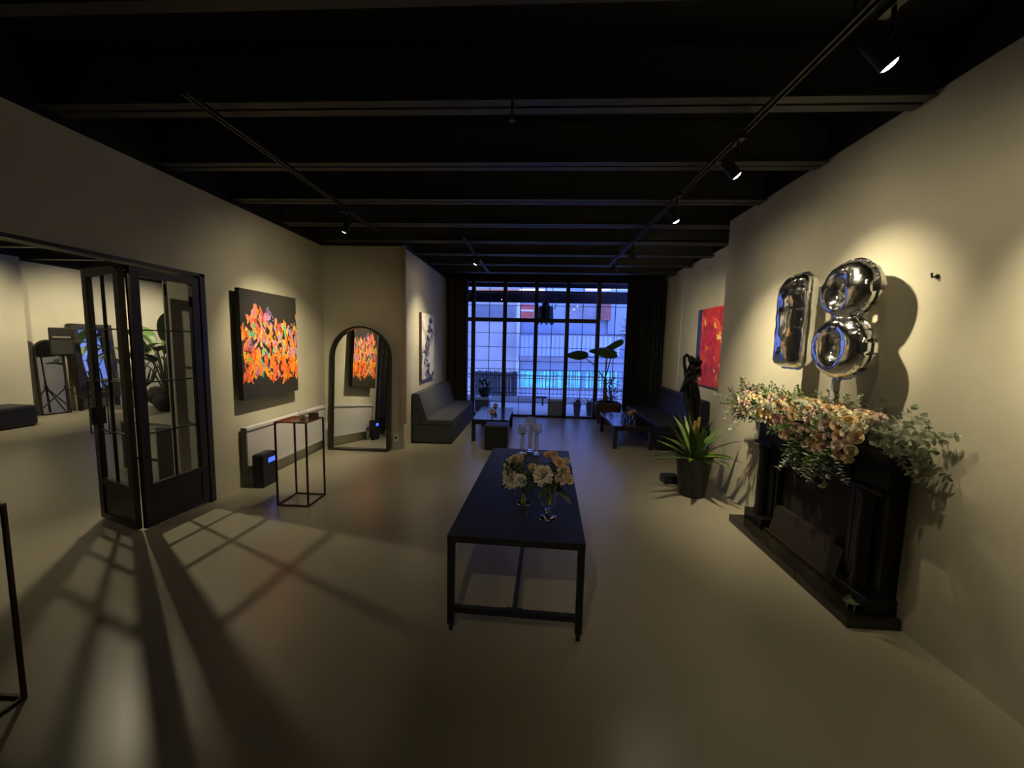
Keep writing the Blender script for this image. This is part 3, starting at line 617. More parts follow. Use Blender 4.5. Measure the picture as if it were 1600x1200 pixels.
# ------------------------------------------------------------------ flowers
def rose_mb(r, seed=0, fluffy=False):
    rnd = random.Random(seed); b = MB()
    if fluffy:
        for k in range(84):
            ph_ = math.acos(1-1.75*(k+.5)/84); th = k*2.39996; d = Vector((math.sin(ph_)*math.cos(th), math.sin(ph_)*math.sin(th), math.cos(ph_)))
            b.blade(d*r*.3, d+Vector((rnd.uniform(-.3, .3), rnd.uniform(-.3, .3), 0)), r*rnd.uniform(.66, .85), r*.36, droop=.1, n=3, prof=lambda t: .4+.9*t if t < .7 else 1.1*(1-(t-.7)*1.5), fold=rnd.uniform(-.3, .4), twist=rnd.uniform(-.5, .5))
        return b
    for ring, (rr, np_, h, tilt) in enumerate(((.26, 3, 1.05, .15), (.44, 4, 1.02, .32), (.64, 5, .95, .55), (.84, 5, .80, .9))):
        for k in range(np_):
            a0 = 2*PI*k/np_+ring*.8+rnd.uniform(-.2, .2); da = PI/np_*1.35; o = len(b.v)
            for i in range(5):
                a = a0-da+2*da*i/4
                for j in range(4):
                    t = j/3; rad = rr*r*(.25+.75*math.sin(t*PI/2)); zz = r*h*t*(1-.12*((i-2)/2)**2)-r*.25*(1-t)
                    if j == 3: rad *= 1.0+.12*ring
                    b.v.append(Vector((rad*math.cos(a), rad*math.sin(a), zz-(.07*r*ring if j == 3 else 0))))
            for i in range(4):
                for j in range(3): q_ = o+i*4+j; b.f.append((q_, q_+4, q_+5, q_+1))
    b.lathe([(0, -.3*r), (.5*r, -.1*r), (.55*r, .2*r), (.2*r, .6*r), (0, .7*r)], n=8)
    return b
FC = {'peach': (.70, .50, .36), 'pink': (.62, .42, .39), 'cream': (.66, .60, .42), 'white': (.62, .60, .52), 'blush': (.66, .53, .48), 'yellow': (.68, .52, .24), 'apricot': (.70, .52, .35)}
FM = {k: mat('petal_'+k, v, .6, var=.15, scale=30) for k, v in FC.items()}
ROSE = {k: rose_mb(.03, i).mesh('rose', FM[k], True) for i, k in enumerate(FC)}
FLUF = {k: rose_mb(.03, 50+i, True).mesh('carnation', FM[k], True) for i, k in enumerate(FC)}
def put(name, me, parent, loc, d, s=1, spin=0):
    if parent.name.startswith('flower_garland') and 'sprig' in name:
        d = Vector(d).normalized(); d.x = min(d.x, (2.30-parent.location.x-loc[0])/(.24*s)-.25)
    o = link(name, me, parent, loc); d = Vector(d).normalized(); o.rotation_mode = 'QUATERNION'
    o.rotation_quaternion = d.to_track_quat('Z', 'Y') @ Matrix.Rotation(spin, 3, 'Z').to_quaternion(); o.scale = (s, s, s); return o
def sprig_mb(L, n, lw, seed, asp=.8, bend=.5):
    rnd = random.Random(seed); b = MB(); p = Vector((0, 0, 0)); d = Vector((0, 0, 1)); bd = Vector((bend, rnd.uniform(-.2, .2), 0)); pts = [p.copy()]
    for k in range(n):
        d = (d+bd/n).normalized(); p = p+d*L/n; pts.append(p.copy())
        if k > 0:
            for s_ in (-1, 1):
                a = k*1.3+(0 if s_ > 0 else PI)+rnd.uniform(-.4, .4); o = d.orthogonal().normalized(); o.rotate(Matrix.Rotation(a, 3, d).to_quaternion())
                b.blade(p, o+d*.5, lw*rnd.uniform(.8, 1.2), lw*asp, droop=.3, n=4, prof=lambda t: math.sin(PI*min(1, .08+.92*t))**.6)
    b.blade(p, d, lw, lw*asp, n=4, prof=lambda t: math.sin(PI*min(1, .08+.92*t))**.6)
    b.tube(pts, .0022, 5); return b
SPR = [sprig_mb(.24, 8, .045, 1, .85).mesh('eucalyptus_sprig', EUCA, True), sprig_mb(.26, 10, .035, 2, .8).mesh('eucalyptus_sprig', EUCA, True),
       sprig_mb(.20, 7, .06, 3, .45).mesh('leaf_sprig', DGREEN, True), sprig_mb(.22, 8, .055, 4, .4).mesh('leaf_sprig', GREEN, True),
       sprig_mb(.24, 13, .017, 5, .9).mesh('berry_sprig', EUCB, True), sprig_mb(.2, 12, .05, 6, .12).mesh('fern_sprig', LGREEN, True)]
SN = ['eucalyptus_sprig', 'eucalyptus_sprig', 'leaf_sprig', 'leaf_sprig', 'brown_sprig', 'fern_sprig']

# ------------------------------------------------------------------ fireplace
HX0, HY0, HY1, HH = 2.03, 2.47, 4.02, .07
FP = mat('fireplace_black', (.0045, .004, .0038), .35, var=.2, scale=6, spec=.4)
MARB = mat('black_marble', (.018, .016, .012), .08, var=.5, scale=3, spec=.6)
T = thing('hearth_slab', 'polished black marble hearth slab under the fireplace', 'hearth', (XR, (HY0+HY1)/2, 0))
n = 3; L_ = (HY1-HY0)/n
for k in range(n): MB().box((HX0-XR, -(HY1-HY0)/2+k*L_+.0012, 0), (-.003, -(HY1-HY0)/2+(k+1)*L_-.0012, HH), .003).build('marble_tile', MARB, T)
T = thing('fireplace', 'black fireplace surround with fluted columns below the flower garland', 'fireplace', (XR, 3.25, HH))
MZ = 1.14-HH
yl, yr = .74, -.74     # far and near ends
MB().box((-.245, yr-.09, MZ-.04), (-.003, yl+.06, MZ), .006).box((-.215, yr-.035, MZ-.075), (-.003, yl+.035, MZ-.042), .006).build('mantel_shelf', FP, T)
MB().box((-.13, yr+.02, MZ-.30), (-.003, yl-.02, MZ-.075)).build('frieze', FP, T)
MB().box((-.145, yr+.30, MZ-.26), (-.13, yl-.30, MZ-.12), .006).build('frieze_panel', FP, T)
for s_ in (-1, 1):
    c = s_*(yl-.15)
    col = MB().box((-.11, c-.13, .10), (-.003, c+.13, MZ-.30)).build('pilaster', FP, T)
    MB().box((-.20, c-.15, 0), (-.003, c+.15, .10), .006).build('column_base', FP, col)
    MB().box((-.165, c-.135, MZ-.30), (-.003, c+.135, MZ-.27), .006).build('capital', FP, col)
    pr = [(.058, .10), (.066, .13), (.055, .16), (.050, .19), (.056, .4), (.050, MZ-.42), (.056, MZ-.40), (.05, MZ-.37), (.062, MZ-.33), (.062, MZ-.30)]
    MB().lathe(pr, (-.125, c, 0), 18).build('column_shaft', FP, col, True)
MB().box((-.05, -.44, 0), (-.004, .44, MZ-.30)).build('firebox_back', mat('firebox_black', (.006, .006, .006), .7), T)  # back panel in one even near-black tone
MB().box((-.10, -.44, MZ-.34), (-.05, .44, MZ-.30)).box((-.10, -.44, .10), (-.05, -.41, MZ-.34)).box((-.10, .41, .10), (-.05, .44, MZ-.34)).build('firebox_rim', FP, T)
MB().prism([(-.16, 0), (-.05, 0), (-.05, .26), (-.10, .26)], 1, -.40, .40).build('fire_guard', mat('guard_bronze', (.022, .017, .011), .4), T)
MB().box((-.18, -.43, 0), (-.15, .43, .03), .004).build('fender_bar', mat('bronze_bar', (.05, .04, .025), .3, metal=.6), T)
# dish on the hearth, and a pale tube in place of a reflection
q = px(1334, 938, 'z', HH+.05)
T = thing('oval_dish', 'small green-rimmed oval dish on feet at the near end of the hearth', 'dish', (q.x, q.y, HH), .5)
MB().lathe([(0, .03), (.05, .032), (.075, .05), (.08, .052), (.076, .056), (.05, .038), (0, .036)], n=24, sx=1, sy=.6).build('bowl', mat('green_glass', (.07, .11, .06), .15, spec=.7), T, True)
for k in range(4): a = PI/4+k*PI/2; MB().tube([(math.cos(a)*.04, math.sin(a)*.025, .03), (math.cos(a)*.05, math.sin(a)*.03, 0)], .005, 6).build('foot', mat('pale_foot', (.5, .46, .3), .4), T)
pts = [px(x, y, 'z', HH+.006) for x, y in ((1290, 888), (1302, 893), (1314, 899), (1321, 910), (1326, 922), (1324, 930))]
o = MB(); c0 = pts[0].copy(); o.tube([p-c0 for p in pts], .004, 6); tag(o.build('pale_line', MATS['pale_line'], None, True, loc=c0), 'thin pale tube modelled as a reflection on the black hearth behind the oval dish', 'cord')

# garland
G = thing('flower_garland', 'long garland of peach, cream and pink roses with eucalyptus over the black mantel', 'garland', (2.22, 3.25, 1.14))
rnd = random.Random(12); placed = []
def gpos(t, a, rr):   # t 0 near .. 1 far ; a angle: 0 = towards room, 90 = up
    y = -.72+1.62*t; R_ = (.155 if t > .03 else .10)*rr*(1.0-.25*abs(t-.4)); return Vector((-R_*math.cos(a)*1.05-.01, y, .035+R_*math.sin(a)*1.05))
cnt = 0
for k in range(4000):
    t = rnd.uniform(.045, .97); a = rnd.uniform(-.35, 1.9); p = gpos(t, a, 1)
    big = t < .62
    if not big and rnd.random() < .35: continue
    if t < .45 and a < -.0 and rnd.random() < .3: p = p+Vector((-.02, 0, -.08*rnd.random()))
    r_ = rnd.uniform(1.05, 1.5) if big else rnd.uniform(.8, 1.2)
    if all((p-q_).length > .030*(r_+s2)*.8 for q_, s2 in placed):
        placed.append((p, r_)); 
        c = rnd.choice(['peach', 'peach', 'apricot', 'cream', 'cream', 'pink', 'blush', 'yellow']) if big else rnd.choice(['cream', 'white', 'blush', 'pink', 'yellow', 'blush', 'cream'])
        d = Vector((-math.cos(a)-.2, rnd.uniform(-1.2, -.3), math.sin(a)+.25))
        me = (FLUF if rnd.random() < (.2 if big else .45) else ROSE)[c]
        put('rose' if me.name.startswith('rose') else 'carnation', me, G, p, d, r_, rnd.uniform(0, 6)); cnt += 1
        if cnt >= 150: break
for k in range(150):
    t = rnd.uniform(.1, 1.02); a = rnd.uniform(-.5, 2.4); p = gpos(t, a, .75); i = rnd.choice([0, 1, 2, 2, 3, 3, 5]) if t > .15 else rnd.choice([0, 0, 1, 1, 3])
    if t > .9: i = rnd.choice([2, 3, 4, 4, 1])
    d = Vector((-math.cos(a)*1.0, rnd.uniform(-.9, .9), math.sin(a)*.6+.1))
    put(SN[i], SPR[i], G, p, d, rnd.uniform(.4, .7), rnd.uniform(0, 6))
# spilling parts: eucalyptus at the near end, hanging sprigs in front, brown sprigs at the far end
for k in range(30):
    p = Vector((rnd.uniform(-.12, .06), rnd.uniform(-.86, -.72), rnd.uniform(.02, .13))); put(SN[k % 2], SPR[k % 2], G, p, (rnd.uniform(-.6, .3), rnd.uniform(-1, -.1), rnd.uniform(-.6, .6)), rnd.uniform(.6, .95), rnd.uniform(0, 6))
for k in range(34):
    y = rnd.uniform(-.55, -.05); i = rnd.choice([0, 1, 2, 3, 0]); put(SN[i], SPR[i], G, (-.15-.03*rnd.random(), y, rnd.uniform(-.12, .03)), (rnd.uniform(-.35, .0), rnd.uniform(-.3, .2), -1), rnd.uniform(.55, 1.0), rnd.uniform(0, 6))
for k in range(26):
    i = rnd.choice([4, 4, 4, 2, 1]); put(SN[i], SPR[i], G, (rnd.uniform(-.12, .06), rnd.uniform(.78, .92), rnd.uniform(.0, .12)), (rnd.uniform(-.8, .1), rnd.uniform(.1, 1), rnd.uniform(-1.3, .7)), rnd.uniform(.7, 1.15), rnd.uniform(0, 6))
for k in range(12):
    put('eucalyptus_sprig', SPR[1], G, (rnd.uniform(-.05, .06), rnd.uniform(-.6, .6), .12), (rnd.uniform(-.2, .1), rnd.uniform(-.3, .3), 1), rnd.uniform(.5, .75), rnd.uniform(0, 6))
MB().tube([(0, -.8, .03), (0, 0, .05), (0, .85, .03)], [.03, .05, .03], 8).build('garland_base', DGREEN, G)

# ------------------------------------------------------------------ foil balloons
def foil(name, label, sdf, u0_, u1_, v0_, v1_, half, Wd, loc, rz, tail=None, cell=.0105):
    """sdf positive inside; u horizontal (to the viewer's right when facing the wall), v up"""
    nu = int((u1_-u0_)/cell)+3; nv = int((v1_-v0_)/cell)+3
    def grad(p):
        e = .002; return Vector(((sdf(p[0]+e, p[1])-sdf(p[0]-e, p[1]))/(2*e), (sdf(p[0], p[1]+e)-sdf(p[0], p[1]-e))/(2*e)))
    P = {}; S = {}
    for i in range(nu):
        for j in range(nv):
            u, v = u0_-cell+i*cell, v0_-cell+j*cell; P[i, j] = (u, v); S[i, j] = sdf(u, v)
    cells = [(i, j) for i in range(nu-1) for j in range(nv-1) if sum(S[i+a, j+b] > 0 for a in (0, 1) for b in (0, 1)) >= 2]
    used = sorted({(i+a, j+b) for i, j in cells for a in (0, 1) for b in (0, 1)})
    H = {}
    for k in used:
        if S[k] <= .35*cell:
            p = Vector(P[k])
            for _ in range(3): g = grad(p); s0 = sdf(*p); p = p-g*s0/max(g.length_squared, .2)
            P[k] = tuple(p); H[k] = 0
        else:
            d = min(S[k]/Wd, 1); h = half*math.sqrt(max(0, 1-(1-d)**2))
            pk = noise.noise(Vector((P[k][0]*55, P[k][1]*55, 3)))*.013*math.exp(-S[k]/.04)+noise.noise(Vector((P[k][0]*12, P[k][1]*12, 7)))*.009
            H[k] = max(.002, h+pk)
    idx = {}; vs = []
    for k in used: idx[k, 1] = len(vs); vs.append((P[k][0], H[k], P[k][1]))
    for k in used:
        if H[k] == 0: idx[k, -1] = idx[k, 1]
        else: idx[k, -1] = len(vs); vs.append((P[k][0], -H[k], P[k][1]))
    fs = []; ec = {}
    for i, j in cells:
        q_ = [(i, j), (i+1, j), (i+1, j+1), (i, j+1)]
        fs.append(tuple(idx[k, -1] for k in q_))
        fs.append(tuple(idx[k, 1] for k in q_[::-1]))
        for a in range(4):
            e = frozenset((q_[a], q_[(a+1) % 4])); ec[e] = ec.get(e, 0)+1
    T = thing(name, label, 'balloon', loc, rz)
    b = MB(); b.add(vs, fs); M = Matrix.Identity(4); b.build('foil_body', FOIL, T, True)
    fls = {}
    for e, c in ec.items():
        if c == 1:
            a, c2 = tuple(e); pa, pb = Vector(P[a]), Vector(P[c2]); ga, gb = grad(pa).normalized(), grad(pb).normalized(); w_ = .013
            qa = pa-ga*w_; qb = pb-gb*w_; ja = .004*noise.noise(Vector((pa.x*90, pa.y*90, 0))); jb = .004*noise.noise(Vector((pb.x*90, pb.y*90, 0)))
            key = 0 if (name != 'number_balloon' or abs(pa.x) > .075 or abs(abs(pa.y)-.19) > .09 or not tail) else (1 if pa.y > 0 else 2)
            fl = fls.setdefault(key, MB()); fl.add([(pa.x, 0, pa.y), (pb.x, 0, pb.y), (qb.x, jb, qb.y), (qa.x, ja, qa.y)], [(0, 1, 2, 3)])
    for fl in fls.values(): fl.build('seam_flange', FOIL, T)
    if tail:
        u, v, L = tail; tb = MB(); pts = []
        for k in range(11): pts.append((u+.004*math.sin(k*2.1), .004*math.cos(k*2.7), v-L*k/10))
        tb.tube(pts, [.018+.004*(k % 2) for k in range(11)], 8); tb.v = [Vector((p.x, p.y*.35, p.z)) for p in tb.v]
        tb.build('tail', mat('tail_foil', (.75, .73, .72), .3, metal=.6), T)
    return T
def ell(u, v, cu, cv, a, b): # approx signed distance, positive inside
    k = math.hypot((u-cu)/a, (v-cv)/b); k2 = math.hypot((u-cu)/(a*a), (v-cv)/(b*b)); return (1-k)*k/max(k2, 1e-6) if k > 1e-6 else min(a, b)
def sdf8(u, v):
    outer = ell(u, v, .012, .205, .225, .20), ell(u, v, -.005, -.185, .245, .225)
    a, b = outer; k = .03; h = max(0, min(1, .5+.5*(a-b)/k)); o = b*(1-h)+a*h+k*h*(1-h)
    return min(o, -ell(u, v, .0, .19, .030, .055), -ell(u, v, -.0, -.19, .034, .058))
def rbox(u, v, cu, cv, a, b, r): 
    x = abs(u-cu)-a+r; y = abs(v-cv)-b+r; return -(math.hypot(max(x, 0), max(y, 0))+min(max(x, y), 0)-r)
def sdf1(u, v):
    s = rbox(u, v, .0, 0, .165, .385, .07); c = (v-.385)-(u+.165)*.7+.075; return min(s, -c*.82)
# local +X maps to the viewer's right when facing the wall = towards smaller world Y ; rz = -90 deg
foil('number_balloon', 'silver foil balloon of a straight upright bar, left of the looped one, over the garland', sdf1, -.19, .19, -.40, .40, .12, .15, (2.18, 3.50, 1.985), -PI/2)
foil('number_balloon', 'silver foil balloon of two stacked loops with a tail, right of the straight one', sdf8, -.27, .27, -.43, .43, .10, .105, (2.17, 2.93, 1.965), -PI/2, tail=(-.06, -.41, .2))

# ------------------------------------------------------------------ potted strap-leaf plant by right wall
pc = Vector((1.93, 4.72, 0)); pth = hz(1085, 712, pc.x, pc.y)
T = thing('potted_plant', 'strap-leaved green plant in a tall dark pot beside the right wall', 'potted plant', pc)
POTM = mat('pot_dark', (.020, .020, .017), .35, var=.3, scale=5, spec=.5)
MB().lathe([(.0, 0), (.145, 0), (.15, .02), (.205, pth-.02), (.21, pth), (.195, pth), (.185, pth-.05), (0, pth-.06)], n=32).build('pot', POTM, T, True)
MB().lathe([(0, pth-.055), (.186, pth-.05), (0, pth-.04)], n=16).build('soil', mat('soil', (.03, .02, .012), .9, bump=.6), T)
rnd = random.Random(4)
for k in range(46):
    a = k*2.39996; e = rnd.uniform(.5, 1.45) if k > 14 else rnd.uniform(.15, .6); L = rnd.uniform(.38, .70)
    d = Vector((math.cos(a)*math.cos(e), math.sin(a)*math.cos(e), math.sin(e)))
    if d.x > .25: L = min(L, .36/max(d.x, .5)*.9)
    MB().blade((d.x*.04, d.y*.04, pth-.04), d, L, rnd.uniform(.065, .095), droop=rnd.uniform(.15, .8), n=9, twist=rnd.uniform(-.6, .6), fold=.3).build('leaf', rnd.choice([GREEN, GREEN, LGREEN, DGREEN]), T, True)
for dx, h in ((-.03, .42), (.02, .47), (0, .36)): MB().tube([(dx, .02, pth-.05), (dx-.01, .0, pth+h*.5), (dx, -.03, pth+h)], [.022, .018, .012], 8).build('flower_spike', mat('dry_spike', (.40, .22, .05), .8, var=.35, scale=30, bump=.6, bscale=90), T, True)
q = px(1052, 762, 'z', 0)
T = thing('floor_box', 'small dark box on the floor behind the tall dark pot', 'box', (1.80, 5.12, 0), .1)
MB().box((-.10, -.08, 0), (.10, .08, .10), .008).build('body', mat('box_dark', (.02, .02, .022), .4), T); MB().box((-.085, -.065, .10), (.085, .065, .108), .003).build('lid', MATS['box_dark'], T)

# ------------------------------------------------------------------ sculpture on plinth
SX, SY = 2.42, 6.05
def sp3(x, y, dy=0): q = px(x, y, 'y', SY+dy); return q
T = thing('sculpture', 'glossy black sculpture of entwined figures behind the strap-leaved plant', 'sculpture', (SX, SY, 0))
BR = mat('black_bronze', (.010, .009, .009), .13, spec=.8)
org = Vector((SX, SY, 0)); sc = 1/ (F/SY)   # metres per pixel
def chain(pts, m_):
    m_.tube([px(x, y, 'y', SY+dy)-org for x, y, r, dy in pts], [r*sc*1.05 for x, y, r, dy in pts], 14)
    for x, y, r, dy in (pts[0], pts[-1]): 
        c = px(x, y, 'y', SY+dy)-org; rr = r*sc*1.05; m_.lathe([(0.001, -rr)]+[(rr*math.sin(t*PI/6), -rr*math.cos(t*PI/6)) for t in range(1, 6)]+[(0.001, rr)], c, 14)
b = MB()
chain([(1084, 668, 9, 0), (1083, 650, 10, 0), (1082, 634, 11, 0), (1079, 619, 12, 0), (1077, 605, 10.5, 0), (1077, 593, 7.5, 0), (1080, 581, 7, 0), (1082, 572, 5.5, 0)], b)   # lower body and torso
chain([(1064, 611, 2.2, -.05), (1069, 604, 4, -.05), (1073, 592, 4.2, -.06), (1071, 580, 2.6, -.05), (1069, 568, 2.3, -.05), (1069, 558, 2.6, -.03), (1073, 554.5, 2.6, -.02), (1078, 559, 2.6, 0)], b)   # raised arm loop
chain([(1080, 561, 5.0, -.03), (1082, 568, 4, 0), (1084, 574, 5, .02)], b)   # first head
chain([(1088, 564, 4.6, -.05), (1093, 566, 4.6, -.05), (1091, 572, 3.6, 0), (1089, 582, 5.0, 0), (1084, 592, 4.5, .02)], b)   # second head and shoulder
chain([(1091, 556, 1.3, -.05), (1092, 562, 2, -.05)], b)
chain([(1093, 573, 2.4, -.05), (1086, 576, 2.6, -.12), (1077, 583, 2.6, -.12), (1073, 589, 2.4, -.08)], b)
chain([(1092, 577, 3.6, 0), (1093, 585, 3.6, -.04), (1085, 589, 3.0, -.12), (1076, 595, 2.8, -.12)], b)
chain([(1085, 600, 4.5, -.03), (1087, 612, 5.5, -.06), (1089, 624, 5, -.06), (1089, 640, 4.5, -.03)], b)
o = b.build('figure', BR, T, True)
md = o.modifiers.new('r', 'REMESH'); md.mode = 'VOXEL'; md.voxel_size = .008; md.use_smooth_shade = True
ms = o.modifiers.new('s', 'SMOOTH'); ms.iterations = 3
hb = px(1085, 668, 'y', SY).z
MB().box((-.14, -.14, 0), (.20, .14, hb+.0), .004).build('plinth', SOFTBLK, T)

# ------------------------------------------------------------------ long black table
TC = Vector((-.045, 3.20, 0)); TH = .62; TW, TL = .405, 1.0
T = thing('long_table', 'long black metal table on castors in the middle of the room', 'table', TC, math.radians(-2.0))
MB().box((-TW, -TL, TH-.045), (TW, TL, TH), .003).build('tabletop', TABLEM, T)
for sx in (-1, 1):
    for sy in (-1, 1):
        x, y = sx*(TW-.022), sy*(TL-.022)
        l = MB().box((x-.02, y-.02, .055), (x+.02, y+.02, TH-.045)).build('leg', TABLEM, T)
        c = MB().tube([(x, y, .056), (x, y, .035)], .008, 8); c.lathe([(0, -.011), (.020, -.011), (.022, -.006), (.022, .006), (.020, .011), (0, .011)], (0, 0, 0), 14)
        c2 = MB().lathe([(0, -.011), (.020, -.011), (.022, -.006), (.022, .006), (.020, .011), (0, .011)], (0, 0, 0), 14).xf(Matrix.Translation((x, y+.01, .0225)) @ Matrix.Rotation(PI/2, 4, 'Y'))
        MB().tube([(x, y, .056), (x, y+.002, .04)], .007, 8).box((x-.014, y-.006, .018), (x-.012, y+.022, .045)).box((x+.012, y-.006, .018), (x+.014, y+.022, .045)).box((x-.014, y-.006, .043), (x+.014, y+.022, .046)).build('castor_fork', mat('chrome', (.6, .6, .6), .2, metal=1), l)
        c2.build('castor_wheel', SOFTBLK, l)
for sy in (-1, 1): MB().box((-TW+.042, sy*(TL-.022)-.016, .13), (TW-.042, sy*(TL-.022)+.016, .165)).build('cross_rail', TABLEM, T)
MB().box((-.014, -TL+.038, .13), (.014, TL-.038, .16)).build('stretcher', TABLEM, T); MB().box((-.05, -TL+.004, .165), (.05, -TL+.04, .171)).build('joint_plate', TABLEM, T)

# vases with flowers
WATER = mat('vase_water', (.75, .85, .55), .0, trans=1, ior=1.33)
def bouquet(T, center, spec, stems, seed):
    rnd = random.Random(seed); c = Vector(center)
    for (dx, dy, dz, kind, colr, s_) in spec:
        p = c+Vector((dx, dy, dz)); d = Vector((dx*3, dy*3-.35, dz*2+.35)); me = (ROSE if kind == 'r' else FLUF)[colr]
        put('rose' if kind == 'r' else 'hydrangea', me, T, p, d, s_, rnd.uniform(0, 6))
    for k in range(26):
        a = rnd.uniform(0, 2*PI); e = rnd.uniform(-.5, 1.2); d = Vector((math.cos(a)*math.cos(e), math.sin(a)*math.cos(e), math.sin(e)))
        i = rnd.choice([2, 2, 3, 2]); put(SN[i], SPR[i], T, c+d*.03-Vector((0, 0, .03)), d, rnd.uniform(.35, .62), rnd.uniform(0, 6))
    for k in range(stems):
        a = 2*PI*k/stems+rnd.random(); MB().tube([(math.cos(a)*.018, math.sin(a)*.018, stz), (math.cos(a+2)*.03, math.sin(a+2)*.03, .17), c+Vector((math.cos(a)*.04, math.sin(a)*.04, .0))], .0042, 6).build('stem', LGREEN, T)
v1 = px(817.5, 793, 'z', TH); v2 = px(856.5, 815, 'z', TH)
T = thing('flower_vase', 'straight glass vase of cream and peach flowers, left one on the long black table', 'vase', (v1.x, v1.y+.05, TH+.001))
MB().lathe([(0, 0), (.046, 0), (.050, .006), (.056, .21), (.053, .21), (.046, .014), (0, .014)], n=28).build('glass', GLASS, T, True)
MB().lathe([(0, .001), (.044, .001), (.045, .013), (0, .013)], n=24).build('glass_base', CRYSTAL, T, True)
stz = .015
bouquet(T, (-.01, -.02, .235), [(-.075, -.07, -.03, 'f', 'white', 2.0), (-.055, .0, .085, 'r', 'peach', 1.2), (-.09, .02, .05, 'r', 'cream', 1.3), (-.03, .03, .10, 'f', 'blush', 1.1), (.065, -.04, .045, 'r', 'apricot', 1.0), (-.10, -.02, .0, 'f', 'cream', 1.3), (-.01, -.10, -.02, 'f', 'white', 1.4)], 14, 3)
T = thing('flower_vase', 'footed glass goblet vase of white and pink flowers, right one on the long black table', 'vase', (v2.x, v2.y+.05, TH+.001))
stz = .095
MB().lathe([(0, 0), (.056, 0), (.058, .006), (.03, .014), (.012, .022), (.010, .032), (.017, .04), (.012, .05), (.02, .058), (0, .06)], n=28).build('foot', CRYSTAL, T, True)
MB().lathe([(.018, .058), (.050, .075), (.053, .10), (.055, .25), (.052, .25), (.049, .10), (.03, .078), (.01, .072)], n=28).build('glass_bowl', GLASS, T, True)
bouquet(T, (-.005, .0, .275), [(-.035, -.06, .03, 'f', 'white', 2.1), (.055, .01, .09, 'r', 'peach', 1.25), (.095, -.02, .055, 'f', 'apricot', 1.3), (.065, -.075, .01, 'r', 'pink', 1.1), (.0, .05, .12, 'r', 'peach', 1.1), (.03, .03, .14, 'f', 'peach', .9), (.12, -.03, .0, 'r', 'cream', 1.1), (.11, .02, .10, 'r', 'cream', .8)], 14, 6)
MB().blade((.03, -.05, .23), (.8, -.5, -.35), .15, .075, droop=.5, n=6, prof=lambda t: math.sin(PI*min(1, .1+.9*t))**.8).build('large_leaf', DGREEN, T, True)
st_ = MB()
for k in range(5): a = 2*PI*k/5+.3; st_.blade((.02, .06, .30), (math.cos(a), .2, math.sin(a)), .045, .018, droop=0, n=3, prof=lambda t: 1-t)
st_.tube([(.02, .06, .30), (.01, .04, .2)], .003, 5); st_.build('star_leaf', mat('brown_leaf', (.12, .05, .025), .6), T, True)
# crystal candle holders
FROST = mat('ribbed_crystal', (.97, .94, .86), .08, trans=.9, ior=1.45)
for (x, y, ty, r_, lab) in ((828, 706, 652, .036, 'tallest crystal candle holder, middle of the three on the black table'), (815.5, 711, 664, .030, 'shorter crystal candle holder, left of the three on the black table'), (838, 711, 663, .032, 'shorter crystal candle holder, right of the three on the black table')):
    q = px(x, y, 'z', TH); q.y += .04; h = hz(x, ty, q.x, q.y)-TH; T = thing('candle_holder', lab, 'candle holder', (q.x, q.y, TH+.001), 0, None)
    MB().lathe([(0, 0), (.05, 0), (.052, .008), (.02, .018), (.011, .024), (.011, .03)], n=24).build('foot', CRYSTAL, T, True)
    MB().lathe([(.011, .03), (.018, .034), (.017, h-.105), (.024, h-.10), (.011, h-.094), (.011, h-.09)], n=8).build('stem', FROST, T)
    MB().lathe([(.011, h-.09), (r_*1.3, h-.086), (r_*1.6, h-.072), (r_*1.25, h), (r_*1.12, h), (r_*1.45, h-.07), (0, h-.076)], n=20).build('cup', FROST, T, True)
# flower cups on the low tables
for (x, y, lab) in ((776.5, 655, 'nearer yellow flower cup on the left low table'), (780, 645, 'farther yellow flower cup on the left low table')):
    q = px((768.5 if y == 655 else 774), (652 if y == 655 else 642), 'z', .40)
    T = thing('flower_cup', lab, 'flower cup', (q.x, q.y, .40)); MB().lathe([(0, 0), (.028, 0), (.03, .004), (.008, .012), (.008, .03), (.03, .05), (.038, .10), (.035, .10), (.026, .052), (0, .045)], n=18).build('cup', mat('smoked_glass', (.08, .07, .10), .1, spec=.8), T, True)
    put('flower', FLUF['yellow'], T, (0, 0, .105), (0, -.2, 1), 1.7)
q = px(986, 655, 'z', .40)
T = thing('flower_cup', 'bunch of apricot flowers in a glass on the right low table', 'flower cup', (q.x, q.y, .40))
MB().lathe([(0, 0), (.03, 0), (.045, .09), (.042, .09), (.027, .01), (0, .01)], n=18).build('cup', CRYSTAL, T, True)
rnd = random.Random(2)
for k in range(9): put('flower', ROSE[rnd.choice(['apricot', 'peach', 'yellow'])], T, (rnd.uniform(-.09, .06), rnd.uniform(-.07, .07), .10+rnd.uniform(-.01, .05)), (rnd.uniform(-1, 1), rnd.uniform(-1, .3), 1), 1.25, k)
for k in range(6): put('leaf_sprig', SPR[2], T, (0, 0, .09), (rnd.uniform(-1, 1), rnd.uniform(-1, 1), .4), .5, k)
for (x, y, lab) in ((974, 652, 'small glass left of the apricot flowers on the right low table'), (979, 657, 'small glass in front of the apricot flowers on the right low table'), (991, 659, 'small glass at the front right corner of the right low table')):
    q = px(x, y+3, 'z', .40); T = thing('drinking_glass', lab, 'glass', (q.x, q.y, .40)); MB().lathe([(0, 0), (.026, 0), (.028, .004), (.006, .01), (.006, .06), (.03, .08), (.034, .15), (.032, .15), (.028, .082), (0, .07)], n=18).build('glass', CRYSTAL, T, True)

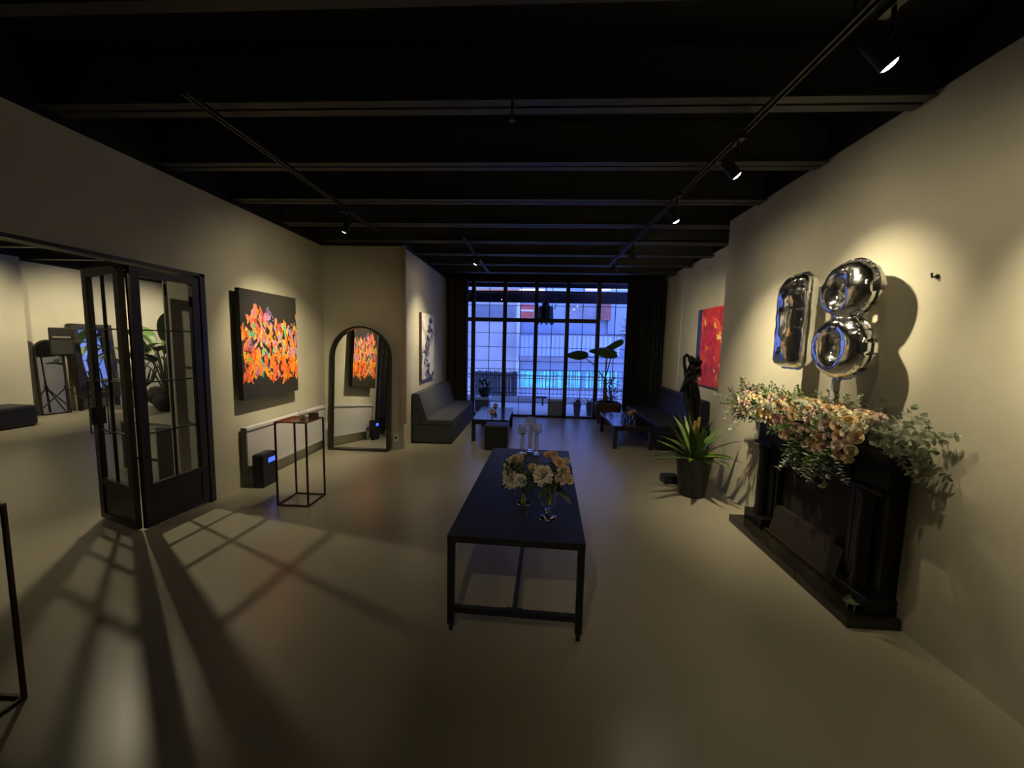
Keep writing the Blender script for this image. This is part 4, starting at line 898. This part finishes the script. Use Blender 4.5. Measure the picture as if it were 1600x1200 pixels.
# ------------------------------------------------------------------ big-leaf plant by the window
q = px(948, 655, 'y', 9.0); wx = q.x
T = thing('elephant_ear_plant', 'elephant-ear plant with three huge leaves in a brown pot by the window', 'potted plant', (wx, 8.98, 0))
ptop = px(948, 628, 'y', 8.98).z
MB().lathe([(0, 0), (.22, 0), (.30, ptop*.5), (.31, ptop*.9), (.27, ptop), (.24, ptop), (.25, ptop-.05), (0, ptop-.06)], n=28).build('pot', mat('brown_pot', (.08, .04, .025), .5, var=.2), T, True)
tb = px(945, 630, 'y', 8.98)-Vector((wx, 8.98, 0)); tt = px(945.5, 592, 'y', 8.98)-Vector((wx, 8.98, 0))
MB().tube([tb-Vector((0, 0, .1)), tb, (tb+tt)/2, tt], [.055, .055, .045, .035], 10).build('trunk', BROWNSTEM, T, True)
def heart(x, y, hw, tilt_px, name='large_leaf', dy=-.1, m=DGREEN, n=26):
    """big shield leaf seen nearly edge-on from below; pixel centre and half width"""
    c = px(x, y, 'y', 8.98+dy)-Vector((wx, 8.98, 0)); s_ = 9/F; b = MB(); R_ = hw*s_; vs = [c+Vector((0, 0, .02))]
    for ring in (.5, 1):
        for k in range(n):
            a = 2*PI*k/n; ca_ = math.cos(a); rr = R_*ring*(1-.25*max(0, ca_)**8+.30*max(0, -ca_)**10)*(1-.12*math.sin(a)**2)
            vs.append(c+Vector((math.cos(a)*rr, math.sin(a)*rr*.55, math.sin(a)*rr*.40-ca_*tilt_px*s_-.16*ring**2*R_*(1+.2*math.sin(3*a)))))
    fs = [(0, 1+k, 1+(k+1) % n) for k in range(n)]+[(1+k, 1+n+k, 1+n+(k+1) % n, 1+(k+1) % n) for k in range(n)]
    b.add(vs, fs); b.build(name, m, T, True); MB().tube([c, (c+tt)/2+Vector((0, 0, .06)), tt], [.008, .011, .014], 8).build('petiole', STEM, T, True)
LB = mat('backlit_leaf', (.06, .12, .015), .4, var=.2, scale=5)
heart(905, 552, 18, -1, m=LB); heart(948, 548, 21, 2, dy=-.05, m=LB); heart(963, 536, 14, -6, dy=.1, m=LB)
MB().tube([px(968, 552, 'y', 8.95)-Vector((wx, 8.98, 0)), px(950, 549, 'y', 8.95)-Vector((wx, 8.98, 0)), tt], .008, 6).build('petiole', STEM, T, True)
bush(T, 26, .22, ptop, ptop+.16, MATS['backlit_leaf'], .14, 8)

# ------------------------------------------------------------------ left room contents
T = thing('bench_pouf', 'black rounded bench at the left edge of the far room', 'bench', (-9.72, 6.55, 0))
MB().box((-.30, -.75, .01), (.30, .42, .40), .06).build('cushion', LEATHER, T); MB().box((-.26, -.7, 0), (.26, .38, .012)).build('base', SOFTBLK, T)
# speaker on tripod
sx_, sy_ = -10.02, 7.92
zb, zt2 = hz(95, 555, sx_, sy_), hz(95, 512, sx_, sy_)
ang = math.atan2(-sy_, -sx_)+PI/2    # face towards the room
T = thing('tripod_stand', 'black tripod stand carrying the loudspeaker in the far room', 'stand', (sx_, sy_, 0), ang)
MB().tube([(0, 0, .05), (0, 0, .75)], .019, 10).build('pole', BLKMET, T); MB().tube([(0, 0, .75), (0, 0, zb)], .014, 10).build('upper_pole', BLKMET, T); MB().tube([(0, 0, .56), (0, 0, .64)], .035, 10).build('collar', BLKMET, T)
for k in range(3):
    a = [PI*1.0, 0, PI/2][k]; l = MB().tube([(math.cos(a)*.02, math.sin(a)*.02, .58), (math.cos(a)*.50, math.sin(a)*.36, .012)], .013, 8).build('leg', BLKMET, T)
T = thing('loudspeaker', 'black loudspeaker with horn on the tripod stand in the far room', 'speaker', (sx_, sy_, zb), ang)
b = MB().box((-.18, -.14, 0), (.18, .14, zt2-zb), .02); b.build('cabinet', mat('speaker_shell', (.007, .0065, .006), .5), T)
MB().box((-.15, -.148, .03), (.15, -.141, (zt2-zb)*.55)).build('grille', mat('grille', (.02, .019, .018), .6, bump=.5, bscale=300), T)
MB().box((-.14, -.146, (zt2-zb)*.72), (.14, -.141, (zt2-zb)*.93)).build('horn', SOFTBLK, T); MB().box((-.13, -.16, (zt2-zb)*.62), (.13, -.141, (zt2-zb)*.69), .004).build('trim_bar', mat('speaker_trim', (.20, .18, .15), .3), T)
# large framed mirror leaning on the far wall
ya = px(113, 560, 'x', -10.42).y; yb = px(176, 560, 'x', -10.42).y; zm0 = px(178, 618, 'x', -10.4).z; zm1 = px(174, 508, 'x', -10.4).z
T = thing('framed_mirror', 'large dark-framed mirror reflecting blue window light in the far room', 'mirror', (-10.30, (ya+yb)/2, zm0))
W2 = (yb-ya)/2; H_ = zm1-zm0; M = Matrix.Rotation(math.radians(-4), 4, 'Y')
def fb(y0, z0, y1, z1): return MB().box((-.09, y0, z0), (.03, y1, z1)).xf(M)
for a in ((-W2, 0, -W2+.13, H_), (W2-.13, 0, W2, H_), (-W2+.13, 0, W2-.13, .13), (-W2+.13, H_-.13, W2-.13, H_)): fb(*a).build('frame_rail', DOORM, T)
MB().box((-.05, -W2+.13, .13), (-.04, W2-.13, H_-.13)).xf(M).build('mirror_glass', MIRROR, T)
MB().box((-.088, -W2, -zm0+.01), (-.0, -W2+.06, .0)).box((-.088, W2-.06, -zm0+.01), (-.0, W2, .0)).build('foot', SOFTBLK, T)
arch_mirror('arched mirror leaning on the far wall behind the tripod stand', (-10.36, 7.98, 0), PI/2-.30, .46, 1.62, math.radians(4), .05, .03, MATS['mirror_frame'])
# plants of the far room
def tropical(name, label, x, y, h, n, seed, leaf_l, leaf_w, potr, poth, m, potm, up=.9, only=None):
    T = thing(name, label, 'potted plant', (x, y, 0)); rnd = random.Random(seed)
    MB().lathe([(0, 0), (potr*.55, 0), (potr*.9, poth*.3), (potr, poth*.6), (potr*.8, poth*.95), (potr*.7, poth), (potr*.62, poth*.92), (0, poth*.9)], n=24).build('pot', potm, T, True)
    for k in range(n):
        a = only[k] if only else k*2.4+rnd.uniform(-.3, .3); lean = rnd.uniform(.15, .45); hh = h*rnd.uniform(.6, 1)
        p1 = Vector((math.cos(a)*lean*.5, math.sin(a)*lean*.5, poth+hh*.55)); p2 = Vector((math.cos(a)*lean, math.sin(a)*lean, poth+hh*.85))
        MB().tube([(0, 0, poth*.9), p1, p2], [.022, .014, .009], 6).build('stalk', STEM, T, True)
        MB().blade(p2, (math.cos(a)*(1.2-up), math.sin(a)*(1.2-up), up), leaf_l*rnd.uniform(.8, 1.1), leaf_w, droop=rnd.uniform(.6, 1.6), n=8, fold=.35, prof=lambda t: math.sin(PI*min(1, .1+.9*t))**.7).build('leaf', m, T, True)
    return T
DP = mat('dark_round_pot', (.03, .03, .026), .5, var=.2)
tropical('banana_plant', 'bird-of-paradise plant with broad leaves in a round black pot, far room', px(245, 636, 'z', 0).x+.1, px(245, 636, 'z', 0).y+.15, 1.45, 6, 4, .85, .28, .36, .5, GREEN, DP, .8, only=[2.0, 3.6, 4.6, .9, 5.6, 3.0])
tropical('rubber_plant', 'dark leafy plant in a black basket on legs at the door glass edge, far room', px(268, 641, 'z', 0).x, px(268, 641, 'z', 0).y-.1, 1.25, 12, 8, .42, .24, .26, .42, DGREEN, DP, .5)
tropical('banana_plant', 'lit tropical plant standing before the framed mirror, far room', -9.75, 9.15, 1.1, 8, 11, .6, .2, .26, .42, LGREEN, mat('grey_pot2', (.18, .17, .16), .7), .7)
q = px(212, 634, 'z', 0)
T = thing('antler_cactus', 'branching dark cactus in a pale pot between the door stiles, far room', 'potted plant', (q.x, q.y+.1, 0)); rnd = random.Random(2)
MB().lathe([(0, 0), (.12, 0), (.17, .4), (.15, .4), (.1, .36), (0, .36)], n=18).build('pot', mat('pale_pot', (.3, .28, .24), .7), T, True)
for k in range(9):
    a = k*.7; r1 = .25+.03*k % .2; MB().tube([(0, 0, .36), (math.cos(a)*r1, math.sin(a)*r1, .62), (math.cos(a)*(r1+.12), math.sin(a)*(r1+.12), .95+.04*k)], [.035, .028, .012], 7).build('branch', DGREEN, T, True)
# furniture of the far room seen through the door glass
t0 = px(198, 733, 'z', 0)
T = thing('side_table', 'dark table with pale top seen through the door glass, far room', 'table', (t0.x+.40, t0.y+.44, 0), math.radians(-8))
MB().box((-.45, -.45, .60), (.45, .45, .63), .003).build('tabletop', mat('pale_top', (.45, .42, .34), .3), T)
for s1 in (-1, 1):
    for s2 in (-1, 1): MB().box((s1*.42-.025, s2*.42-.025, 0), (s1*.42+.025, s2*.42+.025, .60)).build('leg', BLKMET, T)
for s2 in (-1, 1): MB().box((-.395, s2*.42-.015, .12), (.395, s2*.42+.015, .15)).build('cross_rail', BLKMET, T)
b0 = px(250, 767, 'z', 0); b1 = px(281, 761, 'z', 0); ph2 = hz(246, 673, b0.x, b0.y)
T = thing('black_plinth', 'matt black panel plinth behind the door glass at the wall end', 'plinth', ((b0.x+b1.x)/2-.12, (b0.y+b1.y)/2+.12, 0), math.atan2(b1.y-b0.y, b1.x-b0.x))
wv = (b1-b0).length/2; MB().box((-wv, -.05, 0), (wv, .05, ph2-.02)).build('body', mat('plinth_grey', (.03, .03, .03), .5), T); MB().box((-wv-.005, -.055, ph2-.02), (wv+.005, .055, ph2)).build('top', MATS['plinth_grey'], T)
q = px(150, 678, 'z', 0); rod_stand('thin-rod pedestal seen through the folded door leaf, far room', q.x-.1, q.y, .36, .36, .95, TOPM)
